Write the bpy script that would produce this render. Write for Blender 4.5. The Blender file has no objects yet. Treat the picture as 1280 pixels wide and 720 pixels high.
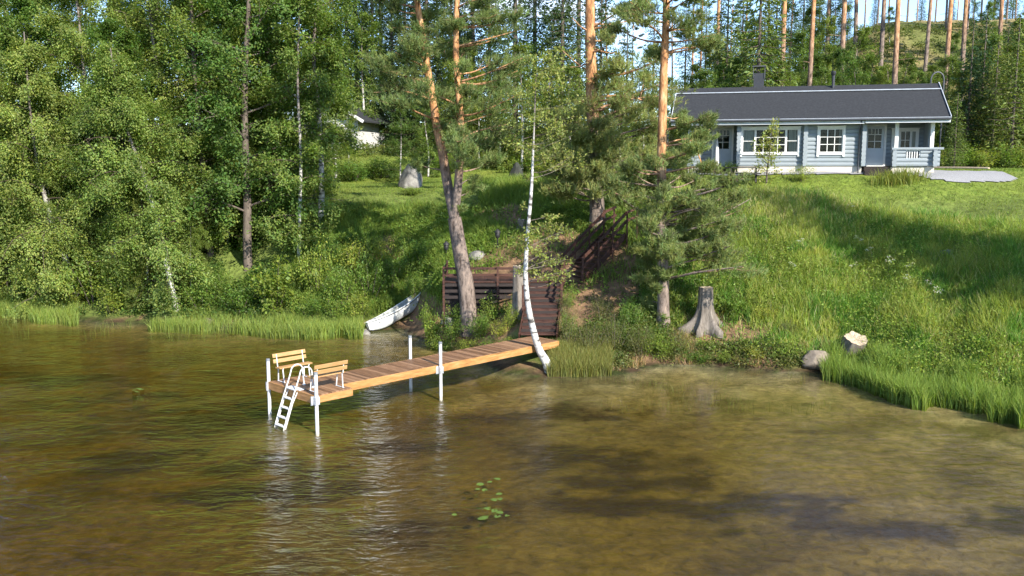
import bpy, math, random
import numpy as np
PI = math.pi
R_ = math.radians
random.seed(7)
rng = np.random.default_rng(11)
S = bpy.context.scene
COL = S.collection

# ------------------------------------------------------------------ camera maths (the survey of the place)
F_, YH_, H_ = 1150.0, 205.0, 7.4
PITCH = math.atan((360 - YH_) / F_)
CF = np.array([0, math.cos(PITCH), -math.sin(PITCH)]); CR = np.array([1., 0, 0]); CU = np.array([0, math.sin(PITCH), math.cos(PITCH)])
CC = np.array([0, 0, H_])
def ray(x, y): return CF + CR * (x - 640) / F_ - CU * (y - 360) / F_
def at_z(x, y, z):
    d = ray(x, y); return CC + d * (z - H_) / d[2]
def at_Y(x, y, Y):
    d = ray(x, y); return CC + d * Y / d[1]
def proj(X, Y, Z):
    qx, qy, qz = X, Y, Z - H_
    w = qy * CF[1] + qz * CF[2]
    w = np.maximum(w, .1)
    return 640 + F_ * qx / w, 360 - F_ * (qy * CU[1] + qz * CU[2]) / w

# ------------------------------------------------------------------ noise helpers
def vnoise(x, y, seed=0):
    x = np.asarray(x, float); y = np.asarray(y, float)
    xi = np.floor(x).astype(np.int64); yi = np.floor(y).astype(np.int64)
    fx = x - xi; fy = y - yi
    fx = fx * fx * (3 - 2 * fx); fy = fy * fy * (3 - 2 * fy)
    def h(a, b):
        n = (a * 374761393 + b * 668265263 + seed * 974711) & 0x7fffffff
        n = ((n ^ (n >> 13)) * 1274126177) & 0x7fffffff
        return ((n ^ (n >> 16)) & 0xffff) / 65535.0
    return (h(xi, yi) * (1 - fx) + h(xi + 1, yi) * fx) * (1 - fy) + (h(xi, yi + 1) * (1 - fx) + h(xi + 1, yi + 1) * fx) * fy
def fbm(x, y, seed=0, o=4):
    t = 0; a = .5
    for i in range(o):
        t = t + a * vnoise(x * 2 ** i, y * 2 ** i, seed + i * 17); a *= .5
    return t / (1 - .5 ** o)
def sstep(a, b, x):
    t = np.clip((np.asarray(x, float) - a) / (b - a), 0, 1); return t * t * (3 - 2 * t)

# ------------------------------------------------------------------ terrain height
STN = {   # image column: ground sightings (row, depth)
 0:    [(388, 46.3), (372, 47.5), (300, 54), (240, 64), (222, 80)],
 230:  [(405, 42.3), (388, 43.4), (340, 46), (280, 51), (245, 58), (213, 76)],
 430:  [(413, 40.6), (398, 41.4), (340, 44), (280, 47), (245, 50.5), (210, 73)],
 500:  [(411, 40.9), (397, 41.9), (376, 43.6), (340, 45.3), (285, 48), (245, 51.5), (208, 74)],
 560:  [(428, 38.0), (410, 38.6), (362, 40.5), (322, 43), (290, 46), (240, 51), (207, 76)],
 690:  [(466, 31.7), (450, 32.6), (436, 34), (400, 36), (362, 38.0), (300, 42), (260, 45.5), (235, 49), (206, 75)],
 860:  [(455, 33.6), (440, 34.0), (405, 35.8), (300, 40.5), (240, 44.8), (219, 47.2), (214.5, 48.4), (210.5, 58)],
 1064: [(464, 32.4), (440, 33), (330, 38), (250, 42.6), (219, 45.8), (214.6, 47.0), (211, 58)],
 1170: [(488, 29.6), (460, 30.3), (330, 36.3), (260, 41.3), (222, 44.4), (214.4, 46.0), (211, 58)],
 1280: [(508, 27.6), (470, 28.5), (430, 29.6), (330, 34.5), (300, 36.8), (235, 43.6), (213, 47.5), (210, 60)],
 1445: [(560, 24), (466, 26), (340, 32), (300, 36), (235, 45), (214, 51), (210, 60)],
 2250: [(772, 15), (550, 18), (297, 30), (228, 45), (213, 60)],
}
YS = np.concatenate([np.arange(0, 80, .25), np.arange(80, 1400, 5)])
SU, SP = [], []
def shore_profile(sh, pts):
    ys = [-500, sh - 24, sh - 14, sh - 6, sh - 2.2, sh - .5, sh] + [p[0] for p in pts]
    zs = [-.6, -.48, -.36, -.25, -.17, -.08, 0] + [p[1] for p in pts]
    return np.interp(YS, ys, zs)
for px in sorted(STN):
    pts = []
    for (py, Y) in STN[px]:
        pts.append((Y, at_Y(px, py, Y)[2]))
    SU.append((px - 640) / F_)
    SP.append(shore_profile(pts[0][0], [(y, max(z, .12 + .3 * (i > 0))) for i, (y, z) in enumerate(pts[1:])]))
SU = [-1.45, -.75] + SU + [1.6]
SP = [SP[0], SP[0]] + SP + [SP[-1]]
SU = np.array(SU); SP = np.array(SP)
def _smooth(p):
    k = np.array([1, 2, 3, 2, 1.]); k /= k.sum()
    q = p.copy(); n = 320
    q[:, 2:n - 2] = sum(k[i] * p[:, i:n - 4 + i] for i in range(5)); return q
SP = _smooth(SP)
HU = np.array([-1.4, -.3, 0, .12, .2, .27, .385, .56, 1.4]); HZ = np.array([6., 5, 4, 4, 6, 9, 16.5, 17, 18])
def terrain(X, Y):
    X = np.asarray(X, float); Y = np.asarray(Y, float)
    u = np.clip(X / np.maximum(Y, 6.0), -1.39, 1.39)
    i = np.clip(np.searchsorted(SU, u) - 1, 0, len(SU) - 2)
    t = (u - SU[i]) / (SU[i + 1] - SU[i]); t = t * t * (3 - 2 * t)
    jy = np.clip(np.searchsorted(YS, Y) - 1, 0, len(YS) - 2)
    s = np.clip((Y - YS[jy]) / (YS[jy + 1] - YS[jy]), 0, 1)
    g = lambda k: SP[k, jy] * (1 - s) + SP[k, jy + 1] * s
    z = g(i) * (1 - t) + g(i + 1) * t
    hz = np.interp(u, HU, HZ)
    z = z + hz * sstep(57, 112, Y) + hz * .35 * sstep(112, 200, Y)
    rough = sstep(.15, .8, z) * (1 - .75 * sstep(5.6, 6.4, z) * (Y < 60)) 
    z = z + (fbm(X * .9, Y * .9, 5) - .5) * .34 * rough + (fbm(X * .25, Y * .25, 9) - .5) * .5 * rough * sstep(50, 70, Y)
    z = z - .14 * sstep(-1.0, -9.0, X) * sstep(-.12, -.35, z)
    for sx_, sy_, sr_ in ((-6.4, 25.9, 2.0), (-2.7, 29.4, 1.6)):          # the bed shoals round the dock posts
        k_ = np.exp(-(((X - sx_) ** 2 + (Y - sy_) ** 2) / sr_ ** 2) ** 2); z = np.where(z < -.11, z * (1 - k_) - .11 * k_, z)
    edge = 1 - sstep(0, .5, np.abs(z))
    z = z + (fbm(X * .8, Y * .8, 3) - .5) * .2 * edge
    return z
def tz(x, y): return float(terrain(np.array([x]), np.array([y]))[0])
def ground(px, py, y0=12.0, y1=140.0):
    """where the sight line through (px, py) meets the ground"""
    d = ray(px, py); Y = np.arange(y0, y1, .05)
    P = CC[None] + d[None] * (Y / d[1])[:, None]
    g = terrain(P[:, 0], P[:, 1]) - P[:, 2]
    k = np.argmax(g > 0) if (g > 0).any() else len(Y) - 1
    return P[k]
def base(px, Y):
    X = (px - 640) / F_ * Y * 1.0
    # exact: solve for X with the pitch taken into account at ground height
    for _ in range(3):
        z = tz(X, Y); w = Y * CF[1] + (z - H_) * CF[2]; X = (px - 640) / F_ * w
    return np.array([X, Y, tz(X, Y)])

# ------------------------------------------------------------------ materials
def new_mat(name):
    m = bpy.data.materials.new(name); m.use_nodes = True
    nt = m.node_tree; nt.nodes.clear()
    return m, nt
def N(nt, t, **k):
    n = nt.nodes.new(t)
    for a, b in k.items():
        if a.startswith('i_'):
            n.inputs[a[2:].replace('_', ' ')].default_value = b
        else: setattr(n, a, b)
    return n
def L(nt, a, b): nt.links.new(a, b)
def ramp(nt, stops, fac, interp='LINEAR'):
    r = N(nt, 'ShaderNodeValToRGB'); e = r.color_ramp.elements; r.color_ramp.interpolation = interp
    while len(e) < len(stops): e.new(.5)
    for q, (p, c) in zip(e, stops): q.position = p; q.color = (*c, 1) if len(c) == 3 else c
    L(nt, fac, r.inputs[0]); return r
def surf_mat(name, c1, c2=None, scale=(6, 6, 6), rough=.7, bump=.2, detail=6, spec=.3, metal=0, c3=None, bump_dist=.02, contrast=(.3, .7)):
    m, nt = new_mat(name)
    out = N(nt, 'ShaderNodeOutputMaterial'); b = N(nt, 'ShaderNodeBsdfPrincipled')
    b.inputs['Roughness'].default_value = rough; b.inputs['Metallic'].default_value = metal
    b.inputs['Specular IOR Level'].default_value = spec
    tc = N(nt, 'ShaderNodeTexCoord'); mp = N(nt, 'ShaderNodeMapping'); mp.inputs['Scale'].default_value = scale
    L(nt, tc.outputs['Object'], mp.inputs['Vector'])
    n = N(nt, 'ShaderNodeTexNoise'); n.inputs['Scale'].default_value = 1; n.inputs['Detail'].default_value = detail; n.inputs['Roughness'].default_value = .65
    L(nt, mp.outputs[0], n.inputs['Vector'])
    c2 = c2 or tuple(x * .7 for x in c1)
    st = [(contrast[0], c2), (contrast[1], c1)]
    if c3: st = [(contrast[0], c2), (.5, c1), (contrast[1], c3)]
    r = ramp(nt, st, n.outputs['Fac'])
    L(nt, r.outputs[0], b.inputs['Base Color'])
    if bump:
        bp = N(nt, 'ShaderNodeBump'); bp.inputs['Strength'].default_value = bump; bp.inputs['Distance'].default_value = bump_dist
        L(nt, n.outputs['Fac'], bp.inputs['Height']); L(nt, bp.outputs[0], b.inputs['Normal'])
    L(nt, b.outputs[0], out.inputs[0])
    return m
def leaf_mat(name, trans=.35, rough=.55, hue=.04):
    m, nt = new_mat(name)
    out = N(nt, 'ShaderNodeOutputMaterial')
    at = N(nt, 'ShaderNodeAttribute'); at.attribute_name = 'tint'
    oi = N(nt, 'ShaderNodeObjectInfo')
    hs = N(nt, 'ShaderNodeHueSaturation')
    mr = N(nt, 'ShaderNodeMapRange'); mr.inputs['To Min'].default_value = .5 - hue * .5; mr.inputs['To Max'].default_value = .5 + hue * .5
    L(nt, oi.outputs['Random'], mr.inputs['Value']); L(nt, mr.outputs[0], hs.inputs['Hue'])
    mv = N(nt, 'ShaderNodeMapRange'); mv.inputs['To Min'].default_value = 1.12; mv.inputs['To Max'].default_value = .85
    L(nt, oi.outputs['Random'], mv.inputs['Value']); L(nt, mv.outputs[0], hs.inputs['Value'])
    L(nt, at.outputs['Color'], hs.inputs['Color'])
    b = N(nt, 'ShaderNodeBsdfPrincipled'); b.inputs['Roughness'].default_value = rough; b.inputs['Specular IOR Level'].default_value = .35
    t = N(nt, 'ShaderNodeBsdfTranslucent')
    g = N(nt, 'ShaderNodeMix', data_type='RGBA', blend_type='MULTIPLY'); g.inputs[0].default_value = 1
    g.inputs[7].default_value = (1.2, 1.3, .6, 1)
    L(nt, hs.outputs[0], g.inputs[6])
    L(nt, hs.outputs[0], b.inputs['Base Color']); L(nt, g.outputs[2], t.inputs['Color'])
    mx = N(nt, 'ShaderNodeMixShader'); mx.inputs[0].default_value = trans
    L(nt, b.outputs[0], mx.inputs[1]); L(nt, t.outputs[0], mx.inputs[2]); L(nt, mx.outputs[0], out.inputs[0])
    return m
M = {}
M['leaf'] = leaf_mat('leaf', .5)
M['needle'] = leaf_mat('needle', .38, .6)
M['grass'] = leaf_mat('grass', .45, .65)
M['birch_bark'] = None
def birch_bark():
    m, nt = new_mat('birch_bark')
    out = N(nt, 'ShaderNodeOutputMaterial'); b = N(nt, 'ShaderNodeBsdfPrincipled'); b.inputs['Roughness'].default_value = .7
    tc = N(nt, 'ShaderNodeTexCoord'); mp = N(nt, 'ShaderNodeMapping'); mp.inputs['Scale'].default_value = (3, 3, 9)
    L(nt, tc.outputs['Object'], mp.inputs['Vector'])
    n = N(nt, 'ShaderNodeTexNoise'); n.inputs['Scale'].default_value = 1.0; n.inputs['Detail'].default_value = 5
    L(nt, mp.outputs[0], n.inputs['Vector'])
    r = ramp(nt, [(.36, (.05, .045, .04)), (.45, (.33, .32, .30)), (.62, (.54, .53, .50))], n.outputs['Fac'])
    at = N(nt, 'ShaderNodeAttribute'); at.attribute_name = 'flake'; mx = N(nt, 'ShaderNodeMix', data_type='RGBA'); L(nt, at.outputs['Fac'], mx.inputs[0]); L(nt, r.outputs[0], mx.inputs[6]); mx.inputs[7].default_value = (.085, .06, .045, 1)
    L(nt, mx.outputs[2], b.inputs['Base Color'])
    bp = N(nt, 'ShaderNodeBump'); bp.inputs['Strength'].default_value = .4; bp.inputs['Distance'].default_value = .02
    L(nt, n.outputs['Fac'], bp.inputs['Height']); L(nt, bp.outputs[0], b.inputs['Normal'])
    L(nt, b.outputs[0], out.inputs[0]); return m
M['birch_bark'] = birch_bark()
def pine_bark():
    """scots pine: grey plated bark low down, orange flaking bark higher up (object z)"""
    m, nt = new_mat('pine_bark')
    out = N(nt, 'ShaderNodeOutputMaterial'); b = N(nt, 'ShaderNodeBsdfPrincipled'); b.inputs['Roughness'].default_value = .85; b.inputs['Specular IOR Level'].default_value = .15
    tc = N(nt, 'ShaderNodeTexCoord'); mp = N(nt, 'ShaderNodeMapping'); mp.inputs['Scale'].default_value = (7, 7, 2.2)
    L(nt, tc.outputs['Object'], mp.inputs['Vector'])
    n = N(nt, 'ShaderNodeTexNoise'); n.inputs['Scale'].default_value = 1.0; n.inputs['Detail'].default_value = 6; n.inputs['Roughness'].default_value = .7
    L(nt, mp.outputs[0], n.inputs['Vector'])
    grey = ramp(nt, [(.35, (.055, .04, .032)), (.5, (.17, .135, .115)), (.68, (.27, .22, .185))], n.outputs['Fac'])
    orng = ramp(nt, [(.33, (.17, .075, .035)), (.5, (.42, .21, .09)), (.68, (.58, .36, .20))], n.outputs['Fac'])
    at = N(nt, 'ShaderNodeAttribute'); at.attribute_name = 'flake'
    ad = N(nt, 'ShaderNodeMath', operation='ADD'); sc = N(nt, 'ShaderNodeMath', operation='MULTIPLY_ADD'); sc.inputs[1].default_value = .7; sc.inputs[2].default_value = -.35
    L(nt, n.outputs['Fac'], sc.inputs[0]); L(nt, at.outputs['Fac'], ad.inputs[0]); L(nt, sc.outputs[0], ad.inputs[1]); ad.use_clamp = True
    mx = N(nt, 'ShaderNodeMix', data_type='RGBA'); L(nt, ad.outputs[0], mx.inputs[0]); L(nt, grey.outputs[0], mx.inputs[6]); L(nt, orng.outputs[0], mx.inputs[7])
    L(nt, mx.outputs[2], b.inputs['Base Color'])
    bp = N(nt, 'ShaderNodeBump'); bp.inputs['Strength'].default_value = .6; bp.inputs['Distance'].default_value = .04
    L(nt, n.outputs['Fac'], bp.inputs['Height']); L(nt, bp.outputs[0], b.inputs['Normal'])
    L(nt, b.outputs[0], out.inputs[0]); return m
M['pine_bark'] = pine_bark()
M['bark'] = surf_mat('dark_bark', (.16, .13, .105), (.05, .04, .033), (6, 6, 2), .9, .6, bump_dist=.03)
M['dead'] = surf_mat('grey_weathered_wood', (.23, .20, .17), (.08, .066, .052), (9, 9, 2.5), .85, .6, bump_dist=.03)
M['cutwood'] = surf_mat('cut_wood', (.50, .42, .31), (.30, .22, .14), (12, 12, 12), .8, .2)
M['deck'] = surf_mat('deck_planks', (.30, .125, .055), (.17, .068, .032), (2.0, 14, 8), .55, .25, c3=(.38, .18, .085))
M['deck_side'] = surf_mat('oiled_side_board', (.36, .185, .062), (.21, .10, .036), (2, 2, 14), .5, .2, c3=(.5, .25, .11))
M['bench_wood'] = surf_mat('bench_slats', (.44, .265, .115), (.31, .175, .07), (3, 3, 20), .5, .15)
M['galv'] = surf_mat('galvanised_steel', (.62, .64, .66), (.42, .44, .47), (8, 8, 8), .42, .1, metal=.55)
M['post_paint'] = surf_mat('white_coated_steel', (.62, .62, .61), (.48, .48, .48), (5, 5, 5), .45, .05)
M['post_cap'] = surf_mat('grey_post_cap', (.22, .24, .26), None, (5, 5, 5), .5, .05)
M['stair_wood'] = surf_mat('stained_stair_wood', (.058, .025, .017), (.027, .012, .0085), (3, 3, 14), .65, .3, c3=(.09, .039, .026))
M['boat'] = surf_mat('weathered_white_hull', (.60, .62, .62), (.36, .38, .37), (1.6, 4, 3), .5, .08, c3=(.68, .69, .68), contrast=(.25, .65))
M['boat_in'] = surf_mat('dirty_boat_inside', (.38, .40, .38), (.2, .2, .18), (4, 4, 4), .7, .1)
M['rubber'] = surf_mat('dark_rub_rail', (.12, .12, .12), None, (4, 4, 4), .6, 0)
M['log_paint'] = surf_mat('blue_grey_log_paint', (.262, .298, .32), (.222, .255, .276), (1.2, 6, 6), .6, .15)
M['white_paint'] = surf_mat('white_paint', (.72, .72, .70), (.64, .64, .62), (6, 6, 6), .5, .05)
M['door_paint'] = surf_mat('pale_grey_door_paint', (.46, .51, .55), (.42, .47, .51), (5, 5, 5), .45, .03)
M['fascia'] = surf_mat('light_grey_fascia', (.55, .58, .60), (.46, .49, .51), (2, 6, 6), .55, .05)
M['gutter'] = surf_mat('dark_gutter', (.06, .065, .075), None, (4, 4, 4), .35, 0)
M['plinth'] = surf_mat('pale_concrete_plinth', (.60, .56, .48), (.46, .42, .36), (3, 3, 3), .9, .3)
M['roof'] = surf_mat('dark_felt_roof', (.024, .026, .029), (.017, .018, .021), (9, 9, 9), .9, .35, c3=(.034, .036, .040))
M['flash'] = surf_mat('pale_metal_strip', (.46, .5, .54), None, (4, 4, 4), .45, 0, metal=.3)
M['chimney'] = surf_mat('dark_sheet_metal', (.05, .053, .06), None, (4, 4, 4), .45, .05, metal=.3)
M['dark_wood'] = surf_mat('dark_brown_step_wood', (.034, .024, .021), (.018, .013, .012), (2, 8, 8), .7, .2)
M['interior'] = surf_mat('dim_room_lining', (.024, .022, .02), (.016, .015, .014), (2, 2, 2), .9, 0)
M['curtain'] = surf_mat('white_curtain', (.74, .74, .72), (.5, .5, .5), (14, 14, .4), .85, .3, contrast=(.4, .6))
M['stone'] = surf_mat('grey_lichen_stone', (.19, .18, .165), (.09, .085, .08), (2.2, 2.2, 2.2), .9, .8, c3=(.28, .27, .24), bump_dist=.08)
M['darkstone'] = surf_mat('dark_mossy_stone', (.05, .055, .045), (.02, .022, .018), (2.2, 2.2, 2.2), .9, .7, bump_dist=.06)
M['tan_stone'] = surf_mat('sandy_stone', (.25, .21, .165), (.13, .105, .08), (3, 3, 3), .9, .6, bump_dist=.05)
M['black_metal'] = surf_mat('black_metal', (.025, .025, .027), None, (4, 4, 4), .5, .0)
M['grey_metal'] = surf_mat('grey_steel_pipe', (.085, .09, .095), None, (4, 4, 4), .5, .0, metal=.3)
M['table_wood'] = surf_mat('black_stained_table_wood', (.035, .032, .032), (.02, .019, .019), (3, 12, 8), .6, .2)
M['gravel'] = surf_mat('grey_gravel', (.235, .235, .24), (.14, .14, .14), (26, 26, 26), .95, .6, c3=(.32, .32, .32), bump_dist=.03)
M['cottage_wall'] = surf_mat('white_board_wall', (.56, .56, .55), (.46, .46, .45), (2, 2, 9), .65, .15)
M['parasol'] = surf_mat('off_white_canvas', (.70, .68, .66), (.55, .52, .5), (14, 14, .6), .85, .3)
M['orange_wood'] = surf_mat('orange_pine_pole', (.5, .25, .09), (.35, .15, .05), (5, 5, 2), .7, .2)
M['lily'] = surf_mat('lily_leaf', (.10, .155, .025), (.06, .10, .015), (6, 6, 6), .65, .05)
def glass_mat():
    m, nt = new_mat('window_glass')
    out = N(nt, 'ShaderNodeOutputMaterial')
    g = N(nt, 'ShaderNodeBsdfGlossy'); g.inputs['Roughness'].default_value = .02
    t = N(nt, 'ShaderNodeBsdfTransparent'); t.inputs[0].default_value = (.72, .77, .76, 1)
    f = N(nt, 'ShaderNodeFresnel'); f.inputs[0].default_value = 1.25
    mx = N(nt, 'ShaderNodeMixShader'); L(nt, f.outputs[0], mx.inputs[0]); L(nt, t.outputs[0], mx.inputs[1]); L(nt, g.outputs[0], mx.inputs[2]); L(nt, mx.outputs[0], out.inputs[0])
    return m
M['glass'] = glass_mat()

# ------------------------------------------------------------------ mesh helpers
def tag(o, label=None, cat=None, group=None, kind=None):
    if label: o['label'] = label
    if cat: o['category'] = cat
    if group: o['group'] = group
    if kind: o['kind'] = kind
    return o
def empty(name, loc, rz=0.0):
    o = bpy.data.objects.new(name, None); COL.objects.link(o); o.location = tuple(map(float, loc)); o.rotation_euler = (0, 0, rz); o.empty_display_size = .2
    return o
def link(name, me, mat, parent=None):
    if mat and not me.materials: me.materials.append(mat)
    o = bpy.data.objects.new(name, me); COL.objects.link(o)
    if parent is not None: o.parent = parent
    return o
def np_mesh(name, V, Fc, tint=None, flake=None, smooth=False):
    V = np.asarray(V, np.float32); Fc = np.asarray(Fc, np.int32)
    me = bpy.data.meshes.new(name); n, k = Fc.shape
    me.vertices.add(len(V)); me.vertices.foreach_set('co', V.ravel())
    me.loops.add(n * k); me.loops.foreach_set('vertex_index', Fc.ravel())
    me.polygons.add(n); me.polygons.foreach_set('loop_start', np.arange(0, n * k, k, dtype=np.int32))
    if smooth: me.polygons.foreach_set('use_smooth', np.ones(n, bool))
    me.update(calc_edges=True)
    if tint is not None:
        a = me.attributes.new('tint', 'FLOAT_COLOR', 'POINT')
        c = np.ones((len(V), 4), np.float32); c[:, :3] = tint; a.data.foreach_set('color', c.ravel())
    if flake is not None:
        a = me.attributes.new('flake', 'FLOAT', 'POINT'); a.data.foreach_set('value', np.asarray(flake, np.float32))
    return me
class MB:
    def __init__(s): s.v = []; s.f = []; s.fl = []; s.sm = []
    def add(s, vs, fs, fl=0.0, smooth=False):
        b = len(s.v); s.v += [tuple(map(float, v)) for v in vs]; s.f += [tuple(i + b for i in f) for f in fs]
        s.fl += (list(fl) if hasattr(fl, '__len__') else [fl] * len(vs)); s.sm += [smooth] * len(fs); return s
    def box(s, x0, x1, y0, y1, z0, z1):
        return s.add([(x0, y0, z0), (x1, y0, z0), (x1, y1, z0), (x0, y1, z0), (x0, y0, z1), (x1, y0, z1), (x1, y1, z1), (x0, y1, z1)],
              [(3, 2, 1, 0), (4, 5, 6, 7), (0, 1, 5, 4), (1, 2, 6, 5), (2, 3, 7, 6), (3, 0, 4, 7)])
    def beam(s, p, q, w, h, up=(0, 0, 1)):
        p = np.array(p, float); q = np.array(q, float); d = q - p; d /= np.linalg.norm(d)
        up = np.array(up, float)
        if abs(d @ up) > .98: up = np.array([0, 1., 0])
        a = np.cross(d, up); a /= np.linalg.norm(a); b = np.cross(a, d)
        c = lambda o: [o + a * sx * w / 2 + b * sy * h / 2 for sx, sy in ((-1, -1), (1, -1), (1, 1), (-1, 1))]
        return s.add(c(p) + c(q), [(3, 2, 1, 0), (4, 5, 6, 7), (0, 1, 5, 4), (1, 2, 6, 5), (2, 3, 7, 6), (3, 0, 4, 7)])
    def tube(s, pts, rad, n=8, fl=None, cap=True):
        pts = np.array(pts, float); m = len(pts)
        if not hasattr(rad, '__len__'): rad = [rad] * m
        T = np.gradient(pts, axis=0); T /= np.linalg.norm(T, axis=1)[:, None] + 1e-9
        ref = np.array([1., 0, 0]) if abs(T[0][0]) < .9 else np.array([0, 1., 0])
        vs = []; fls = []
        a = np.cross(T[0], ref); a /= np.linalg.norm(a)
        for i in range(m):
            a = a - T[i] * (a @ T[i]); a /= np.linalg.norm(a) + 1e-9; b = np.cross(T[i], a)
            for k in range(n):
                t = 2 * PI * k / n; vs.append(pts[i] + rad[i] * (math.cos(t) * a + math.sin(t) * b)); fls.append(fl[i] if fl is not None else 0.)
        fs = [(i * n + k, i * n + (k + 1) % n, (i + 1) * n + (k + 1) % n, (i + 1) * n + k) for i in range(m - 1) for k in range(n)]
        s.add(vs, fs, fls, True)
        if cap:
            s.add(vs[:n], [tuple(range(n - 1, -1, -1))], fls[:n]); s.add(vs[-n:], [tuple(range(n))], fls[-n:])
        return s
    def prism(s, poly, ax, a0, a1):
        """poly of 2-tuples extruded along axis ax (0,1,2)"""
        def mk(p, a):
            l = list(p); l.insert(ax, a); return tuple(l)
        n = len(poly); vs = [mk(p, a0) for p in poly] + [mk(p, a1) for p in poly]
        return s.add(vs, [tuple(range(n - 1, -1, -1)), tuple(range(n, 2 * n))] + [(i, (i + 1) % n, n + (i + 1) % n, n + i) for i in range(n)])
    def mesh(s, name):
        me = bpy.data.meshes.new(name); me.from_pydata(s.v, [], s.f); 
        me.polygons.foreach_set('use_smooth', np.array(s.sm, bool))
        if any(s.fl):
            a = me.attributes.new('flake', 'FLOAT', 'POINT'); a.data.foreach_set('value', np.array(s.fl, np.float32))
        me.update(); return me
    def build(s, name, mat, parent=None, bevel=0.0, fixn=True):
        me = s.mesh(name)
        if fixn:
            import bmesh
            bm = bmesh.new(); bm.from_mesh(me); bmesh.ops.recalc_face_normals(bm, faces=bm.faces); bm.to_mesh(me); bm.free()
        o = link(name, me, mat, parent)
        if bevel:
            b = o.modifiers.new('bevel', 'BEVEL'); b.width = bevel; b.segments = 2; b.limit_method = 'ANGLE'
        return o
def copy_thing(o, loc, rz=0.0, sc=1.0, label=None, group=None):
    c = o.copy(); COL.objects.link(c); c.location = tuple(map(float, loc)); c.rotation_euler = (0, 0, rz)
    c.scale = (sc, sc, sc) if not hasattr(sc, '__len__') else tuple(sc)
    if label: c['label'] = label
    if group: c['group'] = group
    for ch in list(o.children):
        d = ch.copy(); COL.objects.link(d); d.parent = c
        for g in list(ch.children):
            e = g.copy(); COL.objects.link(e); e.parent = d
    return c

# ------------------------------------------------------------------ foliage builders (numpy)
def unit(v): return v / (np.linalg.norm(v, axis=-1, keepdims=True) + 1e-9)
def leaves(P, A, size, asp, col, var=.18, clump=None, nrm_up=0.5, CN=None):
    """rhombic leaves at P with long axis A"""
    n = len(P); A = unit(A + rng.normal(0, .45, (n, 3)))
    Nn = rng.normal(0, 1, (n, 3)); Nn[:, 2] += nrm_up * 2
    if CN is not None: Nn = Nn * .55 + CN * 1.5      # leaves of one spray lie much the same way
    B = unit(np.cross(A, Nn)); s = size * rng.uniform(.6, 1.3, (n, 1))
    V = np.stack([P, P + A * s * .5 + B * s * asp * .5, P + A * s, P + A * s * .5 - B * s * asp * .5], 1).reshape(-1, 3)
    Fc = np.arange(4 * n).reshape(n, 4)
    c = np.array(col)[None] * rng.uniform(1 - var, 1 + var, (n, 1))
    if clump is not None: c = c * clump[:, None]
    c = c * np.stack([rng.uniform(.85, 1.25, n), np.ones(n), rng.uniform(.7, 1.2, n)], 1)
    return V, Fc, np.repeat(c, 4, 0)
def needles(P, D, ln, w, col, k=12, spread=.9, var=.25, clump=None):
    """tufts: k thin triangles fanning about D at every P"""
    n = len(P); P2 = np.repeat(P, k, 0); D2 = np.repeat(unit(D), k, 0)
    A = unit(D2 + rng.normal(0, spread, (n * k, 3))); B = unit(np.cross(A, rng.normal(0, 1, (n * k, 3))))
    l = ln * rng.uniform(.6, 1.2, (n * k, 1))
    off = D2 * rng.uniform(-ln, ln * .3, (n * k, 1))
    V = np.stack([P2 + off - B * w / 2, P2 + off + B * w / 2, P2 + off + A * l], 1).reshape(-1, 3)
    Fc = np.arange(3 * n * k).reshape(-1, 3)
    c = np.array(col)[None] * rng.uniform(1 - var, 1 + var, (n, 1))
    if clump is not None: c = c * clump[:, None]
    c = c * np.stack([rng.uniform(.85, 1.2, n), np.ones(n), rng.uniform(.8, 1.2, n)], 1)
    return V, Fc, np.repeat(np.repeat(c, k, 0), 3, 0)
def merge(parts):
    V, Fc, C = [], [], []; b = 0
    for v, f, c in parts: V.append(v); Fc.append(f + b); C.append(c); b += len(v)
    return np.concatenate(V), np.concatenate(Fc), np.concatenate(C)
def pinterp(pts, t):
    pts = np.asarray(pts, float); n = len(pts) - 1; x = min(max(t, 0), .9999) * n; i = int(x); return pts[i] + (pts[i + 1] - pts[i]) * (x - i)
def smooth_path(pts, m=4):
    pts = np.array(pts, float); n = len(pts); out = []
    for i in range(n - 1):
        p0 = pts[max(i - 1, 0)]; p1 = pts[i]; p2 = pts[i + 1]; p3 = pts[min(i + 2, n - 1)]
        for k in range(m):
            t = k / m
            out.append(.5 * ((2 * p1) + (-p0 + p2) * t + (2 * p0 - 5 * p1 + 4 * p2 - p3) * t * t + (-p0 + 3 * p1 - 3 * p2 + p3) * t ** 3))
    out.append(pts[-1]); return np.array(out)

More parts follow.
